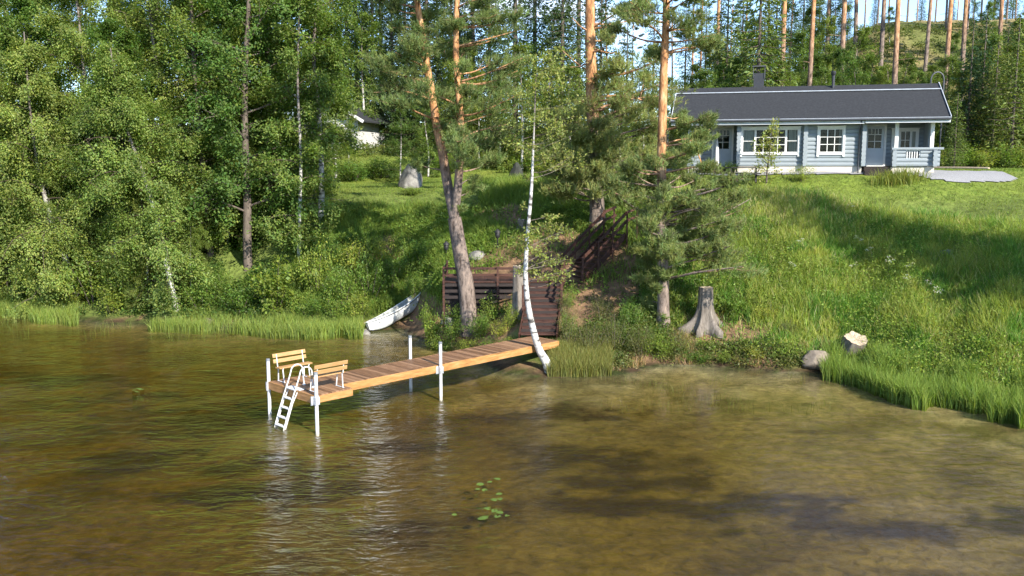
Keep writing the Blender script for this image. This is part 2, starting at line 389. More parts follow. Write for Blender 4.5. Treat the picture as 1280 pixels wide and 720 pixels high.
def broadleaf(path, r0, R, hb=.15, limbs=26, twigs=9, per=95, size=.12, asp=.6, col=(.09, .16, .03), droop=.35, env=None, up=.5, sig=.28, var=.16, flat=1.0, topr=.25):
    """tree along a trunk path; returns trunk mesh builder and crown arrays"""
    path = smooth_path(path, 4); Ht = path[-1][2] - path[0][2]; n = len(path)
    mb = MB(); rad = [r0 * (1.25 if i == 0 else 1) * (1 - .9 * i / (n - 1)) + .012 for i in range(n)]
    mb.tube(path, rad, 9, fl=[.85 * float(sstep(.3, .75, i / (n - 1))) for i in range(n)])
    env = env or (lambda t: math.sin(PI * min(1, .18 + .82 * t) ** .9) ** .7)
    PP, AA, CL, NN = [], [], [], []
    az = random.uniform(0, 6)
    for i in range(limbs):
        t = hb + (.98 - hb) * (i + random.uniform(.1, .9)) / limbs
        p = pinterp(path, t); az += 2.4 + random.uniform(-.5, .5)
        tt = (t - hb) / (1 - hb); ln = R * max(topr, env(tt)) * random.uniform(.65, 1.15)
        el = up * (.4 + .9 * tt) + random.uniform(-.2, .25)
        d = np.array([math.cos(az) * math.cos(el), math.sin(az) * math.cos(el) * flat, math.sin(el)])
        bp = [p]; q = p.copy(); dd = d.copy(); seg = 5
        for k in range(seg):
            q = q + dd * ln / seg; dd = unit(dd + np.array([random.uniform(-.2, .2), random.uniform(-.2, .2), -droop * .55 * (k + 1) / seg + random.uniform(-.1, .1)])); bp.append(q.copy())
        rl = max(.012, r0 * .38 * (1 - .75 * t) * min(1, ln / R))
        mb.tube(bp, [rl * (1 - .85 * k / seg) for k in range(seg + 1)], 5, fl=[.75] + [1.] * seg, cap=False)
        for j in range(twigs):
            s = .25 + .75 * (j + random.random()) / twigs
            b = pinterp(bp, s); sd = unit(np.array([random.gauss(0, 1), random.gauss(0, 1), random.gauss(.1, .55)]) + d * .6)
            tl = ln * random.uniform(.22, .42) + .2
            e = b + sd * tl + np.array([0, 0, -droop * tl * random.uniform(.3, 1.3)])
            if j % 2 == 0: mb.tube([b, (b + e) / 2 + np.array([0, 0, .06 * tl]), e], [rl * .4, rl * .25, .004], 3, fl=[1.] * 3, cap=False)
            m = max(8, int(per * random.uniform(.6, 1.3)))
            u = rng.uniform(.1, 1.08, (m, 1)) ** .8
            P = b + (e - b) * u + rng.normal(0, sig * (.35 + .25 * tl), (m, 3))
            P[:, 2] -= rng.exponential(.22 * droop + .01, m)
            PP.append(P); AA.append(np.tile(sd * .7 + np.array([0, 0, -.5 * droop - .1]), (m, 1))); CL.append(np.full(m, random.uniform(.72, 1.28))); cn = unit(sd * .7 + d * .5 + np.array([random.gauss(0, .3), random.gauss(0, .3), random.uniform(.2, 1.0)])); NN.append(np.tile(cn, (m, 1)))
    P = np.concatenate(PP); A = np.concatenate(AA)
    return mb, leaves(P, A, size, asp, col, var, np.concatenate(CL), CN=np.concatenate(NN))
def spruce(H, R, r0, levels=34, col=(.035, .075, .025), hb=.03, size=.30, dens=1.0, droop=.35):
    mb = MB(); mb.tube([(0, 0, 0), (0, 0, H * .5), (0, 0, H)], [r0 * 1.1, r0 * .6, .02], 8)
    PP, AA, CL = [], [], []; az = 0
    for i in range(levels):
        t = hb + (1 - hb) * (i / (levels - 1)) ** .95; z = H * t * .985
        ln0 = R * (1 - t) ** .8 + .12
        for b in range(6 if t < .8 else 4):
            az += 1.1 + random.uniform(-.2, .2); ln = ln0 * random.uniform(.6, 1.18)
            d = np.array([math.cos(az), math.sin(az), 0]); side = np.array([-d[1], d[0], 0])
            zz = lambda s: -droop * ln * s + .28 * ln * s * s + (.25 if t > .85 else 0) * s
            if t < .6 and b % 2 == 0: mb.tube([np.array([0, 0, z]) + d * ln * s + np.array([0, 0, zz(s)]) for s in (0, .5, 1)], [.03, .018, .006], 3, cap=False)
            m = max(6, int(ln * 26 * dens)); s = rng.uniform(.12, 1, (m, 1))
            wid = ln * .34 * (1 - .8 * s) + .05
            off = rng.uniform(-1, 1, (m, 1)) * wid
            P = np.array([0, 0, z]) + d * ln * s + side * off
            P[:, 2] += (-droop * ln * s + .28 * ln * s * s)[:, 0] + ((.25 if t > .85 else 0) * s)[:, 0] - rng.exponential(.10, m)
            A = d * .8 + side * np.sign(off) * .8 + np.array([0, 0, -.35])
            PP.append(P); AA.append(A); CL.append(np.full(m, random.uniform(.7, 1.3)))
    P = np.concatenate(PP); A = np.concatenate(AA)
    return mb, leaves(P, A, size, .30, col, .25, np.concatenate(CL), .8)
def tall_pine(H, r0, R, hb=.6, limbs=16, col=(.06, .095, .035), lean=0.0, tuft=34, ln=.2, dead=5):
    path = smooth_path([(0, 0, 0), (lean * .3, 0, H * .35), (lean * .7 + random.uniform(-.2, .2), 0, H * .7), (lean, 0, H)], 4); n = len(path)
    mb = MB(); mb.tube(path, [r0 * (1 - .82 * i / (n - 1)) + .02 for i in range(n)], 8, fl=[float(sstep(.18, .45, i / (n - 1))) for i in range(n)])
    for i in range(dead):
        t = random.uniform(.2, hb); p = pinterp(path, t); a = random.uniform(0, 6.3); l = random.uniform(.4, 1.3)
        mb.tube([p, p + np.array([math.cos(a) * l, math.sin(a) * l, random.uniform(-.1, .25)])], [.025, .008], 4, fl=[.4, .2], cap=False)
    PP, DD, CL = [], [], []; az = 0
    for i in range(limbs):
        t = hb + (1 - hb) * (i + random.random()) / limbs; p = pinterp(path, t); az += 2.3 + random.uniform(-.4, .4)
        tt = (t - hb) / (1 - hb); l = R * (.45 + .75 * math.sin(PI * min(1, .25 + .72 * tt))) * random.uniform(.55, 1.15)
        el = .15 + .6 * tt + random.uniform(-.2, .2); d = np.array([math.cos(az) * math.cos(el), math.sin(az) * math.cos(el), math.sin(el)])
        e = p + d * l; mid = (p + e) / 2 + np.array([0, 0, -.08 * l])
        mb.tube([p, mid, e], [max(.02, r0 * .3 * (1 - .6 * t)), .02, .008], 5, fl=[1, .9, .5], cap=False)
        for j in range(5):
            b = pinterp([p, mid, e], random.uniform(.4, 1)); o = np.array([random.gauss(0, 1), random.gauss(0, 1), random.gauss(.2, .4)]); o = o / np.linalg.norm(o) * random.uniform(.2, .5) * R * .45
            m = tuft; P = b + o * rng.uniform(.2, 1, (m, 1)) + rng.normal(0, 1, (m, 3)) * np.array([.3, .3, .14]) * R * .28
            PP.append(P); DD.append(unit(P - b) * .7 + np.array([0, 0, .55])); CL.append(np.full(m, random.uniform(.75, 1.25)))
    return mb, needles(np.concatenate(PP), np.concatenate(DD), ln, .035, col, 9, .7, .25, np.concatenate(CL))
def shrub(H, R, stems=9, per=260, size=.09, asp=.55, col=(.10, .18, .03), droop=.25, sig=.2):
    mb = MB(); PP, AA, CL, NN = [], [], [], []
    for i in range(stems):
        a = 2.4 * i + random.uniform(-.4, .4); rr = R * math.sqrt((i + .5) / stems); h = H * (1 - .45 * (rr / R) ** 2) * random.uniform(.75, 1.1)
        e = np.array([math.cos(a) * rr, math.sin(a) * rr, h]); b = np.array([e[0] * .2, e[1] * .2, -.1])
        path = smooth_path([b, (b + e) / 2 + np.array([0, 0, .12 * h]), e], 3)
        mb.tube(path, [.022 * (1 - .8 * k / (len(path) - 1)) for k in range(len(path))], 4, cap=False)
        for j in range(5):
            t = .25 + .75 * (j + random.random()) / 5; p = pinterp(path, t); m = per // 5
            s = unit(np.array([random.gauss(0, 1), random.gauss(0, 1), random.gauss(.2, .4)])); tl = R * random.uniform(.2, .5)
            P = p + s * tl * rng.uniform(0, 1, (m, 1)) + rng.normal(0, sig * (.5 + .5 * R * .5), (m, 3)); P[:, 2] = np.maximum(P[:, 2], .03)
            PP.append(P); AA.append(np.tile(s + np.array([0, 0, .1 - droop]), (m, 1))); CL.append(np.full(m, random.uniform(.75, 1.28))); NN.append(np.tile(unit(s + np.array([0, 0, random.uniform(.3, 1.2)])), (m, 1)))
    return mb, leaves(np.concatenate(PP), np.concatenate(AA), size, asp, col, .2, np.concatenate(CL), CN=np.concatenate(NN))
def plant_tree(name, loc, mb, crown, bark, leafm, label, cat, group=None, rz=0., sc=1., trunk_name='trunk', crown_name='crown'):
    r = empty(name, loc, rz); r.scale = (sc, sc, sc); tag(r, label, cat, group)
    link(trunk_name, mb.mesh(trunk_name), bark, r)
    V, Fc, C = crown; link(crown_name, np_mesh(crown_name, V, Fc, C), leafm, r)
    return r
# ================================================================== SETTING
def axis(lo, hi, st, far_lo, far_hi, g=1.25):
    mid = list(np.arange(lo, hi + 1e-6, st)); a = []; x = lo; s = st
    while x > far_lo: s *= g; x -= s; a.append(x)
    b = []; x = hi; s = st
    while x < far_hi: s *= g; x += s; b.append(x)
    return np.array(a[::-1] + mid + b)
gx = axis(-42, 44, .26, -1500, 1500); gy = axis(10, 76, .24, -700, 2200, 1.2)
GX, GY = np.meshgrid(gx, gy); GZ = terrain(GX.ravel(), GY.ravel())
VX, VY = GX.ravel(), GY.ravel()
def ground_zone(X, Y, Z):
    """which ground cover grows where: weights for lawn, soil, tall bank grass"""
    px, py = proj(X, Y, Z)
    n1 = fbm(X * .5, Y * .5, 21); n2 = fbm(X * 1.6, Y * 1.6, 33)
    lawn = ((Z > 5.5) & (Y < 84) & (Z < 8.6)).astype(float)
    # mown lawn: right of the house front and the left clearing
    soil = np.exp(-((px - 690) / 105) ** 2 - ((py - 345) / 75) ** 2) * 1.25
    soil = np.maximum(soil, .95 * np.exp(-((px - 770) / 38) ** 2 - ((py - 345) / 62) ** 2))
    soil = np.maximum(soil, .75 * np.exp(-((px - 900) / 75) ** 2 - ((py - 415) / 32) ** 2))
    soil = np.maximum(soil, 1.1 * np.exp(-((px - 540) / 30) ** 2 - ((py - 395) / 28) ** 2))
    soil = np.maximum(soil, .8 * np.exp(-((px - 640) / 60) ** 2 - ((py - 272) / 26) ** 2))
    soil = np.maximum(soil, 1.1 * np.exp(-((px - 605) / 45) ** 2 - ((py - 405) / 34) ** 2))
    soil = np.maximum(soil, .62 * np.exp(-((px - 490) / 70) ** 2 - ((py - 318) / 26) ** 2))
    soil = np.where(Z > .02, soil + .5 * (1 - sstep(.15, .55, Z)), 0)
    soil = sstep(.38, .62, soil + (n2 - .5) * .8 + (n1 - .5) * .4)
    return px, py, lawn, soil, n1, n2
px, py, lawnw, soilw, n1, n2 = ground_zone(VX, VY, GZ)
lawn_c = np.array([.095, .145, .022]); lawn_y = np.array([.15, .175, .03]); soil_c = np.array([.17, .105, .06]); bank_c = np.array([.10, .13, .03]); forest_c = np.array([.11, .12, .035]); hill_c = np.array([.24, .19, .085])
lw = (sstep(5.4, 6.2, GZ) * (VY < 86))[:, None]
c = bank_c * (.7 + .6 * n1[:, None]) * (1 - lw) + (lawn_c * (1 - n1[:, None]) + lawn_y * n1[:, None]) * lw
c = c * (1 - soilw[:, None]) + soil_c * (.65 + .7 * n2[:, None]) * soilw[:, None]
fw = sstep(62, 74, VY - 8 * (VX < 8))[:, None]
hn = sstep(.30, .5, fbm(VX * .14, VY * .14, 77))[:, None] * sstep(10, 14, GZ)[:, None]
c = c * (1 - fw) + fw * (forest_c * (.6 + .8 * n1[:, None]) * (1 - hn) + hill_c * hn)
# lake bottom: pale silt inshore on the right, yellow-green algae further out, brown weed beds
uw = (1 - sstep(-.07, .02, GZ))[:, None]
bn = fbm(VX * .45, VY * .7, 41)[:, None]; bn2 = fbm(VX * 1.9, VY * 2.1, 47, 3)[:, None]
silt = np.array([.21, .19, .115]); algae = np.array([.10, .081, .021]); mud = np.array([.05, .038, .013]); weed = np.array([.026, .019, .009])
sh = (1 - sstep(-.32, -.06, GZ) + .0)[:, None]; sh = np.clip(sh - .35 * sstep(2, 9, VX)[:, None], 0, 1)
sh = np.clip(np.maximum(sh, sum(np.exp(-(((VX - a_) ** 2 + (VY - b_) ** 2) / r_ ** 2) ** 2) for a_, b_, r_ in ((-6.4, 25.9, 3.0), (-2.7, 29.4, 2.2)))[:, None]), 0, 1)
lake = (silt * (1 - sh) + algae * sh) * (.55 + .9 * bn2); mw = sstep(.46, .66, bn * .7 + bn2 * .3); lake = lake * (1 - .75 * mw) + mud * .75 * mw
wd = np.zeros(len(VX))
for (wx, wy, rx, ry, k) in [(-10, 24, 3.2, 1.2, .8), (-6.2, 21.5, 2.6, 1.0, 1.0), (-8.2, 26.5, 2.6, .9, .8), (1.5, 23.2, 3.0, 1.6, .9), (4.2, 20.0, 3.6, .75, 1.1), (8.0, 18.8, 3.4, .55, .8), (1.0, 27.5, 2.6, 1.0, .65), (-2.0, 19.6, 2.0, .8, .7),
                           (-9.5, 27.5, 3.5, 1.3, .9), (-8, 23.3, 3.0, .9, 1.0), (-13, 30.5, 3.5, 1.0, .8), (2.5, 21.6, 3.2, .9, .9), (6.2, 20.6, 2.6, .5, .9), (-16, 33, 4, 1.4, .9), (-12, 29, 3, 1, .6), (10.5, 19.6, 3, .6, .75), (-3.4, 24.6, 1.8, .8, .8)]:
    wd = np.maximum(wd, k * np.exp(-((VX - wx) / rx) ** 2 - ((VY - wy) / ry) ** 2))
wd = sstep(.34, .72, wd + (bn2[:, 0] - .5) * 1.5 + (bn[:, 0] - .5) * .8)[:, None]
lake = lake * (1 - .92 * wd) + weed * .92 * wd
wet = ((1 - sstep(.02, .28, GZ)) * (GZ > -.08))[:, None]
c = c * (1 - wet * .72)  # wet soil at the waterline, plus painted shade of the undercut bank edge
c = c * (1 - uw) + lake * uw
nx, ny = len(gx), len(gy); ii = np.arange(nx * ny).reshape(ny, nx)
FQ = np.stack([ii[:-1, :-1], ii[:-1, 1:], ii[1:, 1:], ii[1:, :-1]], -1).reshape(-1, 4)
def ground_mat():
    m, nt = new_mat('earth_and_turf')
    out = N(nt, 'ShaderNodeOutputMaterial'); b = N(nt, 'ShaderNodeBsdfPrincipled'); b.inputs['Roughness'].default_value = .9; b.inputs['Specular IOR Level'].default_value = .15
    at = N(nt, 'ShaderNodeAttribute'); at.attribute_name = 'tint'
    tc = N(nt, 'ShaderNodeTexCoord')
    n = N(nt, 'ShaderNodeTexNoise'); n.inputs['Scale'].default_value = 3.2; n.inputs['Detail'].default_value = 9; n.inputs['Roughness'].default_value = .72; n.inputs['Distortion'].default_value = .6
    L(nt, tc.outputs['Object'], n.inputs['Vector'])
    r = ramp(nt, [(.3, (.42, .42, .42)), (.5, (1, 1, 1)), (.72, (1.7, 1.7, 1.6))], n.outputs['Fac'])
    mx = N(nt, 'ShaderNodeMix', data_type='RGBA', blend_type='MULTIPLY'); mx.inputs[0].default_value = 1
    L(nt, at.outputs['Color'], mx.inputs[6]); L(nt, r.outputs[0], mx.inputs[7]); L(nt, mx.outputs[2], b.inputs['Base Color'])
    bp = N(nt, 'ShaderNodeBump'); bp.inputs['Strength'].default_value = .7; bp.inputs['Distance'].default_value = .09
    L(nt, n.outputs['Fac'], bp.inputs['Height']); L(nt, bp.outputs[0], b.inputs['Normal']); L(nt, b.outputs[0], out.inputs[0]); return m
tag(link('terrain', np_mesh('terrain', np.stack([VX, VY, GZ], 1), FQ, c, smooth=True), ground_mat()), kind='structure')

def water_mat():
    m, nt = new_mat('lake_water')
    out = N(nt, 'ShaderNodeOutputMaterial')
    tc = N(nt, 'ShaderNodeTexCoord')
    def nz(scale, sx, sy, rot, det, dist=0.0):
        mp = N(nt, 'ShaderNodeMapping'); mp.inputs['Scale'].default_value = (sx, sy, 1); mp.inputs['Rotation'].default_value = (0, 0, R_(rot)); L(nt, tc.outputs['Object'], mp.inputs['Vector'])
        n = N(nt, 'ShaderNodeTexNoise'); n.inputs['Scale'].default_value = scale; n.inputs['Detail'].default_value = det; n.inputs['Roughness'].default_value = .55; n.inputs['Distortion'].default_value = dist
        L(nt, mp.outputs[0], n.inputs['Vector']); return n
    a = nz(1.15, .75, 1.5, 14, 3, .8); b = nz(4.2, .8, 1.3, -16, 5, .5); g = nz(.10, 1, 1.6, 20, 3)
    s = N(nt, 'ShaderNodeMath', operation='MULTIPLY_ADD'); L(nt, b.outputs[0], s.inputs[0]); s.inputs[1].default_value = .42; L(nt, a.outputs[0], s.inputs[2])
    gr = N(nt, 'ShaderNodeMapRange'); gr.inputs['From Min'].default_value = .38; gr.inputs['From Max'].default_value = .64; gr.inputs['To Min'].default_value = .18; gr.inputs['To Max'].default_value = 1.0; L(nt, g.outputs[0], gr.inputs['Value'])
    # the wind stirs the open water on the left more than the sheltered bay on the right
    sx = N(nt, 'ShaderNodeSeparateXYZ'); L(nt, tc.outputs['Object'], sx.inputs[0])
    wx = N(nt, 'ShaderNodeMapRange'); wx.inputs['From Min'].default_value = 6; wx.inputs['From Max'].default_value = -9; wx.inputs['To Min'].default_value = .34; wx.inputs['To Max'].default_value = 1.0; L(nt, sx.outputs[0], wx.inputs['Value'])
    ms = N(nt, 'ShaderNodeMath', operation='MULTIPLY'); L(nt, gr.outputs[0], ms.inputs[0]); L(nt, wx.outputs[0], ms.inputs[1])
    bp = N(nt, 'ShaderNodeBump'); bp.inputs['Distance'].default_value = WAVE; L(nt, ms.outputs[0], bp.inputs['Strength']); L(nt, s.outputs[0], bp.inputs['Height'])
    # Schlick reflectance from the rippled normal, the same for light going in and coming out
    ge = N(nt, 'ShaderNodeNewGeometry'); dt = N(nt, 'ShaderNodeVectorMath', operation='DOT_PRODUCT'); L(nt, ge.outputs['Incoming'], dt.inputs[0]); L(nt, bp.outputs[0], dt.inputs[1])
    ab = N(nt, 'ShaderNodeMath', operation='ABSOLUTE'); L(nt, dt.outputs['Value'], ab.inputs[0])
    om = N(nt, 'ShaderNodeMath', operation='SUBTRACT'); om.inputs[0].default_value = 1.0; L(nt, ab.outputs[0], om.inputs[1]); om.use_clamp = True
    pw = N(nt, 'ShaderNodeMath', operation='POWER'); pw.inputs[1].default_value = 5.0; L(nt, om.outputs[0], pw.inputs[0])
    fr = N(nt, 'ShaderNodeMath', operation='MULTIPLY_ADD'); fr.inputs[1].default_value = .98; fr.inputs[2].default_value = .02; L(nt, pw.outputs[0], fr.inputs[0]); fr.use_clamp = True
    gl = N(nt, 'ShaderNodeBsdfGlossy'); gl.inputs['Roughness'].default_value = .025; L(nt, bp.outputs[0], gl.inputs['Normal'])
    tr = N(nt, 'ShaderNodeBsdfTransparent'); tr.inputs[0].default_value = (.97, .97, .95, 1)
    mx = N(nt, 'ShaderNodeMixShader'); L(nt, fr.outputs[0], mx.inputs[0]); L(nt, tr.outputs[0], mx.inputs[1]); L(nt, gl.outputs[0], mx.inputs[2])
    L(nt, mx.outputs[0], out.inputs['Surface'])
    va = N(nt, 'ShaderNodeVolumeAbsorption'); va.inputs['Color'].default_value = (.83, .68, .25, 1); va.inputs['Density'].default_value = ABSORB
    L(nt, va.outputs[0], out.inputs['Volume']); return m
WAVE = .24; ABSORB = 1.0
mb = MB(); mb.box(-900, 900, -600, 110, -6, 0)
tag(mb.build('lake_water', water_mat()), kind='structure')

# gravel yard round the house, draped on the ground
def draped(poly, name, mat, lift, thick=.06, step=.35, jit=.25):
    poly = np.array(poly, float); x0, y0 = poly.min(0) - .5; x1, y1 = poly.max(0) + .5
    xs = np.arange(x0, x1, step); ys = np.arange(y0, y1, step); A, B = np.meshgrid(xs, ys)
    def inside(x, y):
        r = np.zeros(x.shape, bool); n = len(poly)
        for i in range(n):
            (ax, ay), (bx, by) = poly[i], poly[(i + 1) % n]
            r ^= ((ay > y) != (by > y)) & (x < (bx - ax) * (y - ay) / (by - ay + 1e-9) + ax)
        return r
    jx = A + (fbm(A * .8, B * .8, 3) - .5) * jit * 4; jy = B + (fbm(A * .8, B * .8, 8) - .5) * jit * 4
    ok = inside(jx, jy); cell = ok[:-1, :-1] & ok[1:, :-1] & ok[:-1, 1:] & ok[1:, 1:]
    idx = np.arange(A.size).reshape(A.shape); Z = terrain(A.ravel(), B.ravel()) + lift
    Fq = np.stack([idx[:-1, :-1], idx[:-1, 1:], idx[1:, 1:], idx[1:, :-1]], -1)[cell]
    return link(name, np_mesh(name, np.stack([A.ravel(), B.ravel(), Z], 1), Fq, smooth=True), mat), inside
TH = R_(14.5); HD = np.array([math.cos(TH), -math.sin(TH)]); HN = np.array([math.sin(TH), math.cos(TH)])   # along the front, into the house
HP = at_Y(1000, 208, 47.0); HZ0 = HP[2]
def hw(u, v): return HP[:2] + HD * u + HN * v
GP = [hw(-9, 8), ground(842, 220)[:2], ground(905, 221)[:2], ground(960, 220)[:2], ground(1040, 219.5)[:2], ground(1110, 220)[:2], ground(1165, 226)[:2], ground(1200, 230)[:2], ground(1262, 231)[:2], ground(1273, 226)[:2], ground(1262, 218)[:2], ground(1240, 214.5)[:2], hw(7, 1.4), hw(7, 8)]
yard, in_yard = draped(GP, 'gravel_yard', M['gravel'], .055, step=.2, jit=.12); tag(yard, kind='structure')
# ================================================================== LOG HOUSE
house = empty('log_house', (HP[0], HP[1], HZ0), -TH)
tag(house, 'blue-grey log house with white windows and a long dark roof above the lawn', 'house')
LH = .205                                                  # log course height
WT = 2.30                                                  # eave height of the wall
def log_profile(z, y0, th, out=-1):
    """cross-section of one log in (y, z), rounded on the outside"""
    f = y0; b = y0 + th
    return [(f + .045, z), (f + .012, z + .035), (f, z + LH * .5), (f + .012, z + LH - .035), (f + .045, z + LH), (b, z + LH), (b, z)]
def log_wall(name, u0, u1, y0, z0, z1, holes=(), th=.2, parent=house):
    mb = MB(); z = z0
    while z < z1 - .02:
        iv = [(u0, u1)]
        for (a, b, c, d) in holes:
            if z + LH * .5 > c and z + LH * .5 < d:
                nv = []
                for (p, q) in iv:
                    if a > p: nv.append((p, min(a, q)))
                    if b < q: nv.append((max(b, p), q))
                iv = [(p, q) for p, q in nv if q - p > .01]
        for (p, q) in iv: mb.prism(log_profile(z, y0, th), 0, p, q)
        z += LH
    return mb.build(name, M['log_paint'], parent)
def log_end(u, y0, y1, z0, z1, w=.2):
    """stacked log ends of a cross wall, sticking out of the front"""
    mb = MB(); z = z0 - LH * .5
    while z < z1:
        a = u - w / 2; b = u + w / 2; zz = max(z, z0); zt = min(z + LH, z1)
        mb.prism([(a + .03, zz), (a, zz + .05), (a, zt - .05), (a + .03, zt), (b - .03, zt), (b, zt - .05), (b, zz + .05), (b - .03, zz)], 1, y0, y1)
        z += LH
    return mb.build('corner_logs', M['log_paint'], house)
DEP = 6.0; PORCH = 1.5
UL, U0, U1, UR = -5.6, -3.06, 2.92, 6.32
W1 = (-3.0, -.02, .62, 1.98); W2 = (.72, 2.14, .62, 2.0)
# main front wall between the two porches
log_wall('wall', U0, U1, 0, 0, WT - .08, [(-2.9, -.12, .66, 1.95), (.86, 2.02, .66, 1.95)])
DR = (3.22, 4.10); PW = (4.45, 5.75, .75, 1.85)
log_wall('wall', U1, UR, PORCH, 0, WT - .05, [(DR[0], DR[1], -1, 2.06), PW])
DL = (-4.35, -3.45)
log_wall('wall', UL, U0, PORCH, 0, WT - .05, [(DL[0], DL[1], -1, 2.06)])
# cross walls and the rear
for u, ya in ((U0, .0), (U1, 0)):
    mb = MB(); mb.box(u - .09, u + .09, ya + .06, PORCH + .1, -.0, WT - .06); mb.build('side_wall', M['log_paint'], house)
for u in (UL + .1, UR - .1):
    mb = MB(); mb.box(u - .1, u + .1, PORCH + .2, DEP, 0, WT); mb.prism([(PORCH + .2, WT), (DEP, WT), (3.0, 3.86)], 0, u - .1, u + .1); mb.build('gable_wall', M['log_paint'], house)
mb = MB(); mb.box(UL + .2, UR - .2, DEP - .2, DEP, 0, WT); mb.build('rear_wall', M['log_paint'], house)
for u, y0 in ((U0 + .02, -.24), (.21, -.24), (U1 + .06, -.24)): log_end(u, y0, .03, .02, WT - .05, .21)
mb = MB(); mb.box(U0 - .02, U1 + .02, .06, .3, -.55, .0); mb.box(4.2, 6.3, .10, PORCH, -.55, -.02); mb.box(UL, U0 - .1, .12, PORCH, -.55, -.02); mb.box(UL + .05, UR - .05, PORCH + .05, DEP - .03, -.55, -.01); mb.build('plinth', M['plinth'], house)
# floors, dim rooms behind the glass
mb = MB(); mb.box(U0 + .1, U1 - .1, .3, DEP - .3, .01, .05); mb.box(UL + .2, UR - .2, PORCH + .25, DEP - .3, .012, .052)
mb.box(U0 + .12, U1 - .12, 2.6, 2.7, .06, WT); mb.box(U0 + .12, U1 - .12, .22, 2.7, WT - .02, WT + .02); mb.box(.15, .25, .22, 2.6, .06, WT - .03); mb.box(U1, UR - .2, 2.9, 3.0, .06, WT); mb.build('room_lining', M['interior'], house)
def window(u0, u1, z0, z1, y, lights, cas=.10):
    """casing (the part) > sash_bars, glass; lights = [(a, b, cols, rows, curtain)] fractions of the opening"""
    mb = MB(); o = .055
    a, b, c, d = u0, u1, z0, z1
    mb.box(a - cas, a, y - o, y + .03, c - cas * 1.9, d + cas); mb.box(b, b + cas, y - o, y + .03, c - cas * 1.9, d + cas)
    mb.box(a, b, y - o + .003, y + .03, d, d + cas); mb.box(a, b, y - o + .003, y + .03, c - cas, c)
    mb.box(a - cas - .03, b + cas + .03, y - o - .03, y + .02, d + cas, d + cas + .035)
    w = mb.build('window', M['white_paint'], house)
    sb = MB(); fr = .05; gl = MB(); cus = []
    for (f0, f1, nc, nr, cur) in lights:
        p = u0 + (u1 - u0) * f0; q = u0 + (u1 - u0) * f1; yy0 = y + .0; yy1 = y + .055
        sb.box(p, p + fr, yy0, yy1, c, d); sb.box(q - fr, q, yy0, yy1, c, d); sb.box(p + fr, q - fr, yy0, yy1, c, c + fr); sb.box(p + fr, q - fr, yy0, yy1, d - fr, d)
        for k in range(1, nc): x = p + fr + (q - p - 2 * fr) * k / nc; sb.box(x - .016, x + .016, yy0 + .006, yy1 - .02, c + fr, d - fr)
        for k in range(1, nr):
            z = c + fr + (d - c - 2 * fr) * k / nr
            for j in range(nc):
                xa = p + fr + (q - p - 2 * fr) * j / nc + (.016 if j else 0); xb = p + fr + (q - p - 2 * fr) * (j + 1) / nc - (.016 if j < nc - 1 else 0)
                sb.box(xa, xb, yy0 + .008, yy1 - .02, z - .016, z + .016)
        gl.box(p + fr, q - fr, y + .040, y + .046, c + fr, d - fr)
        if cur:
            for (ca, cb) in cur:
                cu = MB(); cus.append(cu)
                n = 24; xs = [p + .03 + (q - p - .06) * (ca + (cb - ca) * i / n) for i in range(n + 1)]
                pts = [(x, y + .15 + .022 * math.sin(i * 1.9)) for i, x in enumerate(xs)]
                vs = [(x, yy, c) for x, yy in pts] + [(x, yy, d) for x, yy in pts] + [(x, yy + .006, c) for x, yy in pts] + [(x, yy + .006, d) for x, yy in pts]
                m_ = n + 1
                cu.add(vs, [(i, i + 1, m_ + i + 1, m_ + i) for i in range(n)] + [(2 * m_ + i, 3 * m_ + i, 3 * m_ + i + 1, 2 * m_ + i + 1) for i in range(n)])
    sb.build('sash_bars', M['white_paint'], w); gl.build('glass', M['glass'], w)
    for cu in cus: cu.build('curtain', M['curtain'], w, fixn=False)
window(-2.88, -.14, .68, 1.88, 0, [(0, .235, 1, 2, [(0, .98)]), (.235, .785, 4, 3, [(.60, .72)]), (.785, 1, 1, 2, [(.2, .9)])])
window(.87, 2.0, .68, 1.88, 0, [(0, 1, 3, 3, [(.86, .99)])])
window(PW[0] + .1, PW[1] - .1, PW[2] + .08, PW[3] - .05, PORCH, [(0, .28, 1, 1, None), (.28, .75, 2, 2, None), (.75, 1, 1, 1, [(0, 1)])], .09)
def door(u0, u1, y):
    mb = MB(); z1 = 2.02; z0 = .06
    st = .12; g0 = .92
    mb.box(u0, u0 + st, y, y + .05, z0, z1); mb.box(u1 - st, u1, y, y + .05, z0, z1); mb.box(u0 + st, u1 - st, y, y + .05, z0, g0); mb.box(u0 + st, u1 - st, y, y + .05, z1 - .13, z1)
    d = mb.build('door', M['door_paint'], house)
    fr = MB(); fr.box(u0 - .11, u0 - .005, y - .04, y + .06, .02, z1 + .1); fr.box(u1 + .005, u1 + .11, y - .04, y + .06, .02, z1 + .1); fr.box(u0 - .005, u1 + .005, y - .037, y + .06, z1 + .005, z1 + .1); fr.build('frame', M['white_paint'], d)
    sb = MB(); a = u0 + st; b = u1 - st; t = z1 - .13
    z2 = t - .28; z3 = (z2 + g0) / 2; m = (a + b) / 2
    for z in (z2, z3): sb.box(a, b, y - .004, y + .04, z - .014, z + .014)
    sb.box(m - .014, m + .014, y - .008, y + .036, g0, t)
    for k in (.25, .75): x = a + (b - a) * k; sb.box(x - .012, x + .012, y - .006, y + .036, z2 + .014, t)
    sb.build('glazing_bars', M['white_paint'], d)
    gl = MB(); gl.box(a, b, y + .041, y + .046, g0, t); gl.build('glass', M['glass'], d)
    h = MB(); h.tube([(u1 - .06, y - .05, 1.0), (u1 - .16, y - .055, 1.0)], .012, 8); h.box(u1 - .08, u1 - .04, y - .05, y - .001, .94, 1.06); h.build('handle', M['galv'], d)
    k = MB(); k.box(u0 - .02, u1 + .02, y - .16, y - .045, .0, .05); k.build('sill', M['white_paint'], d)
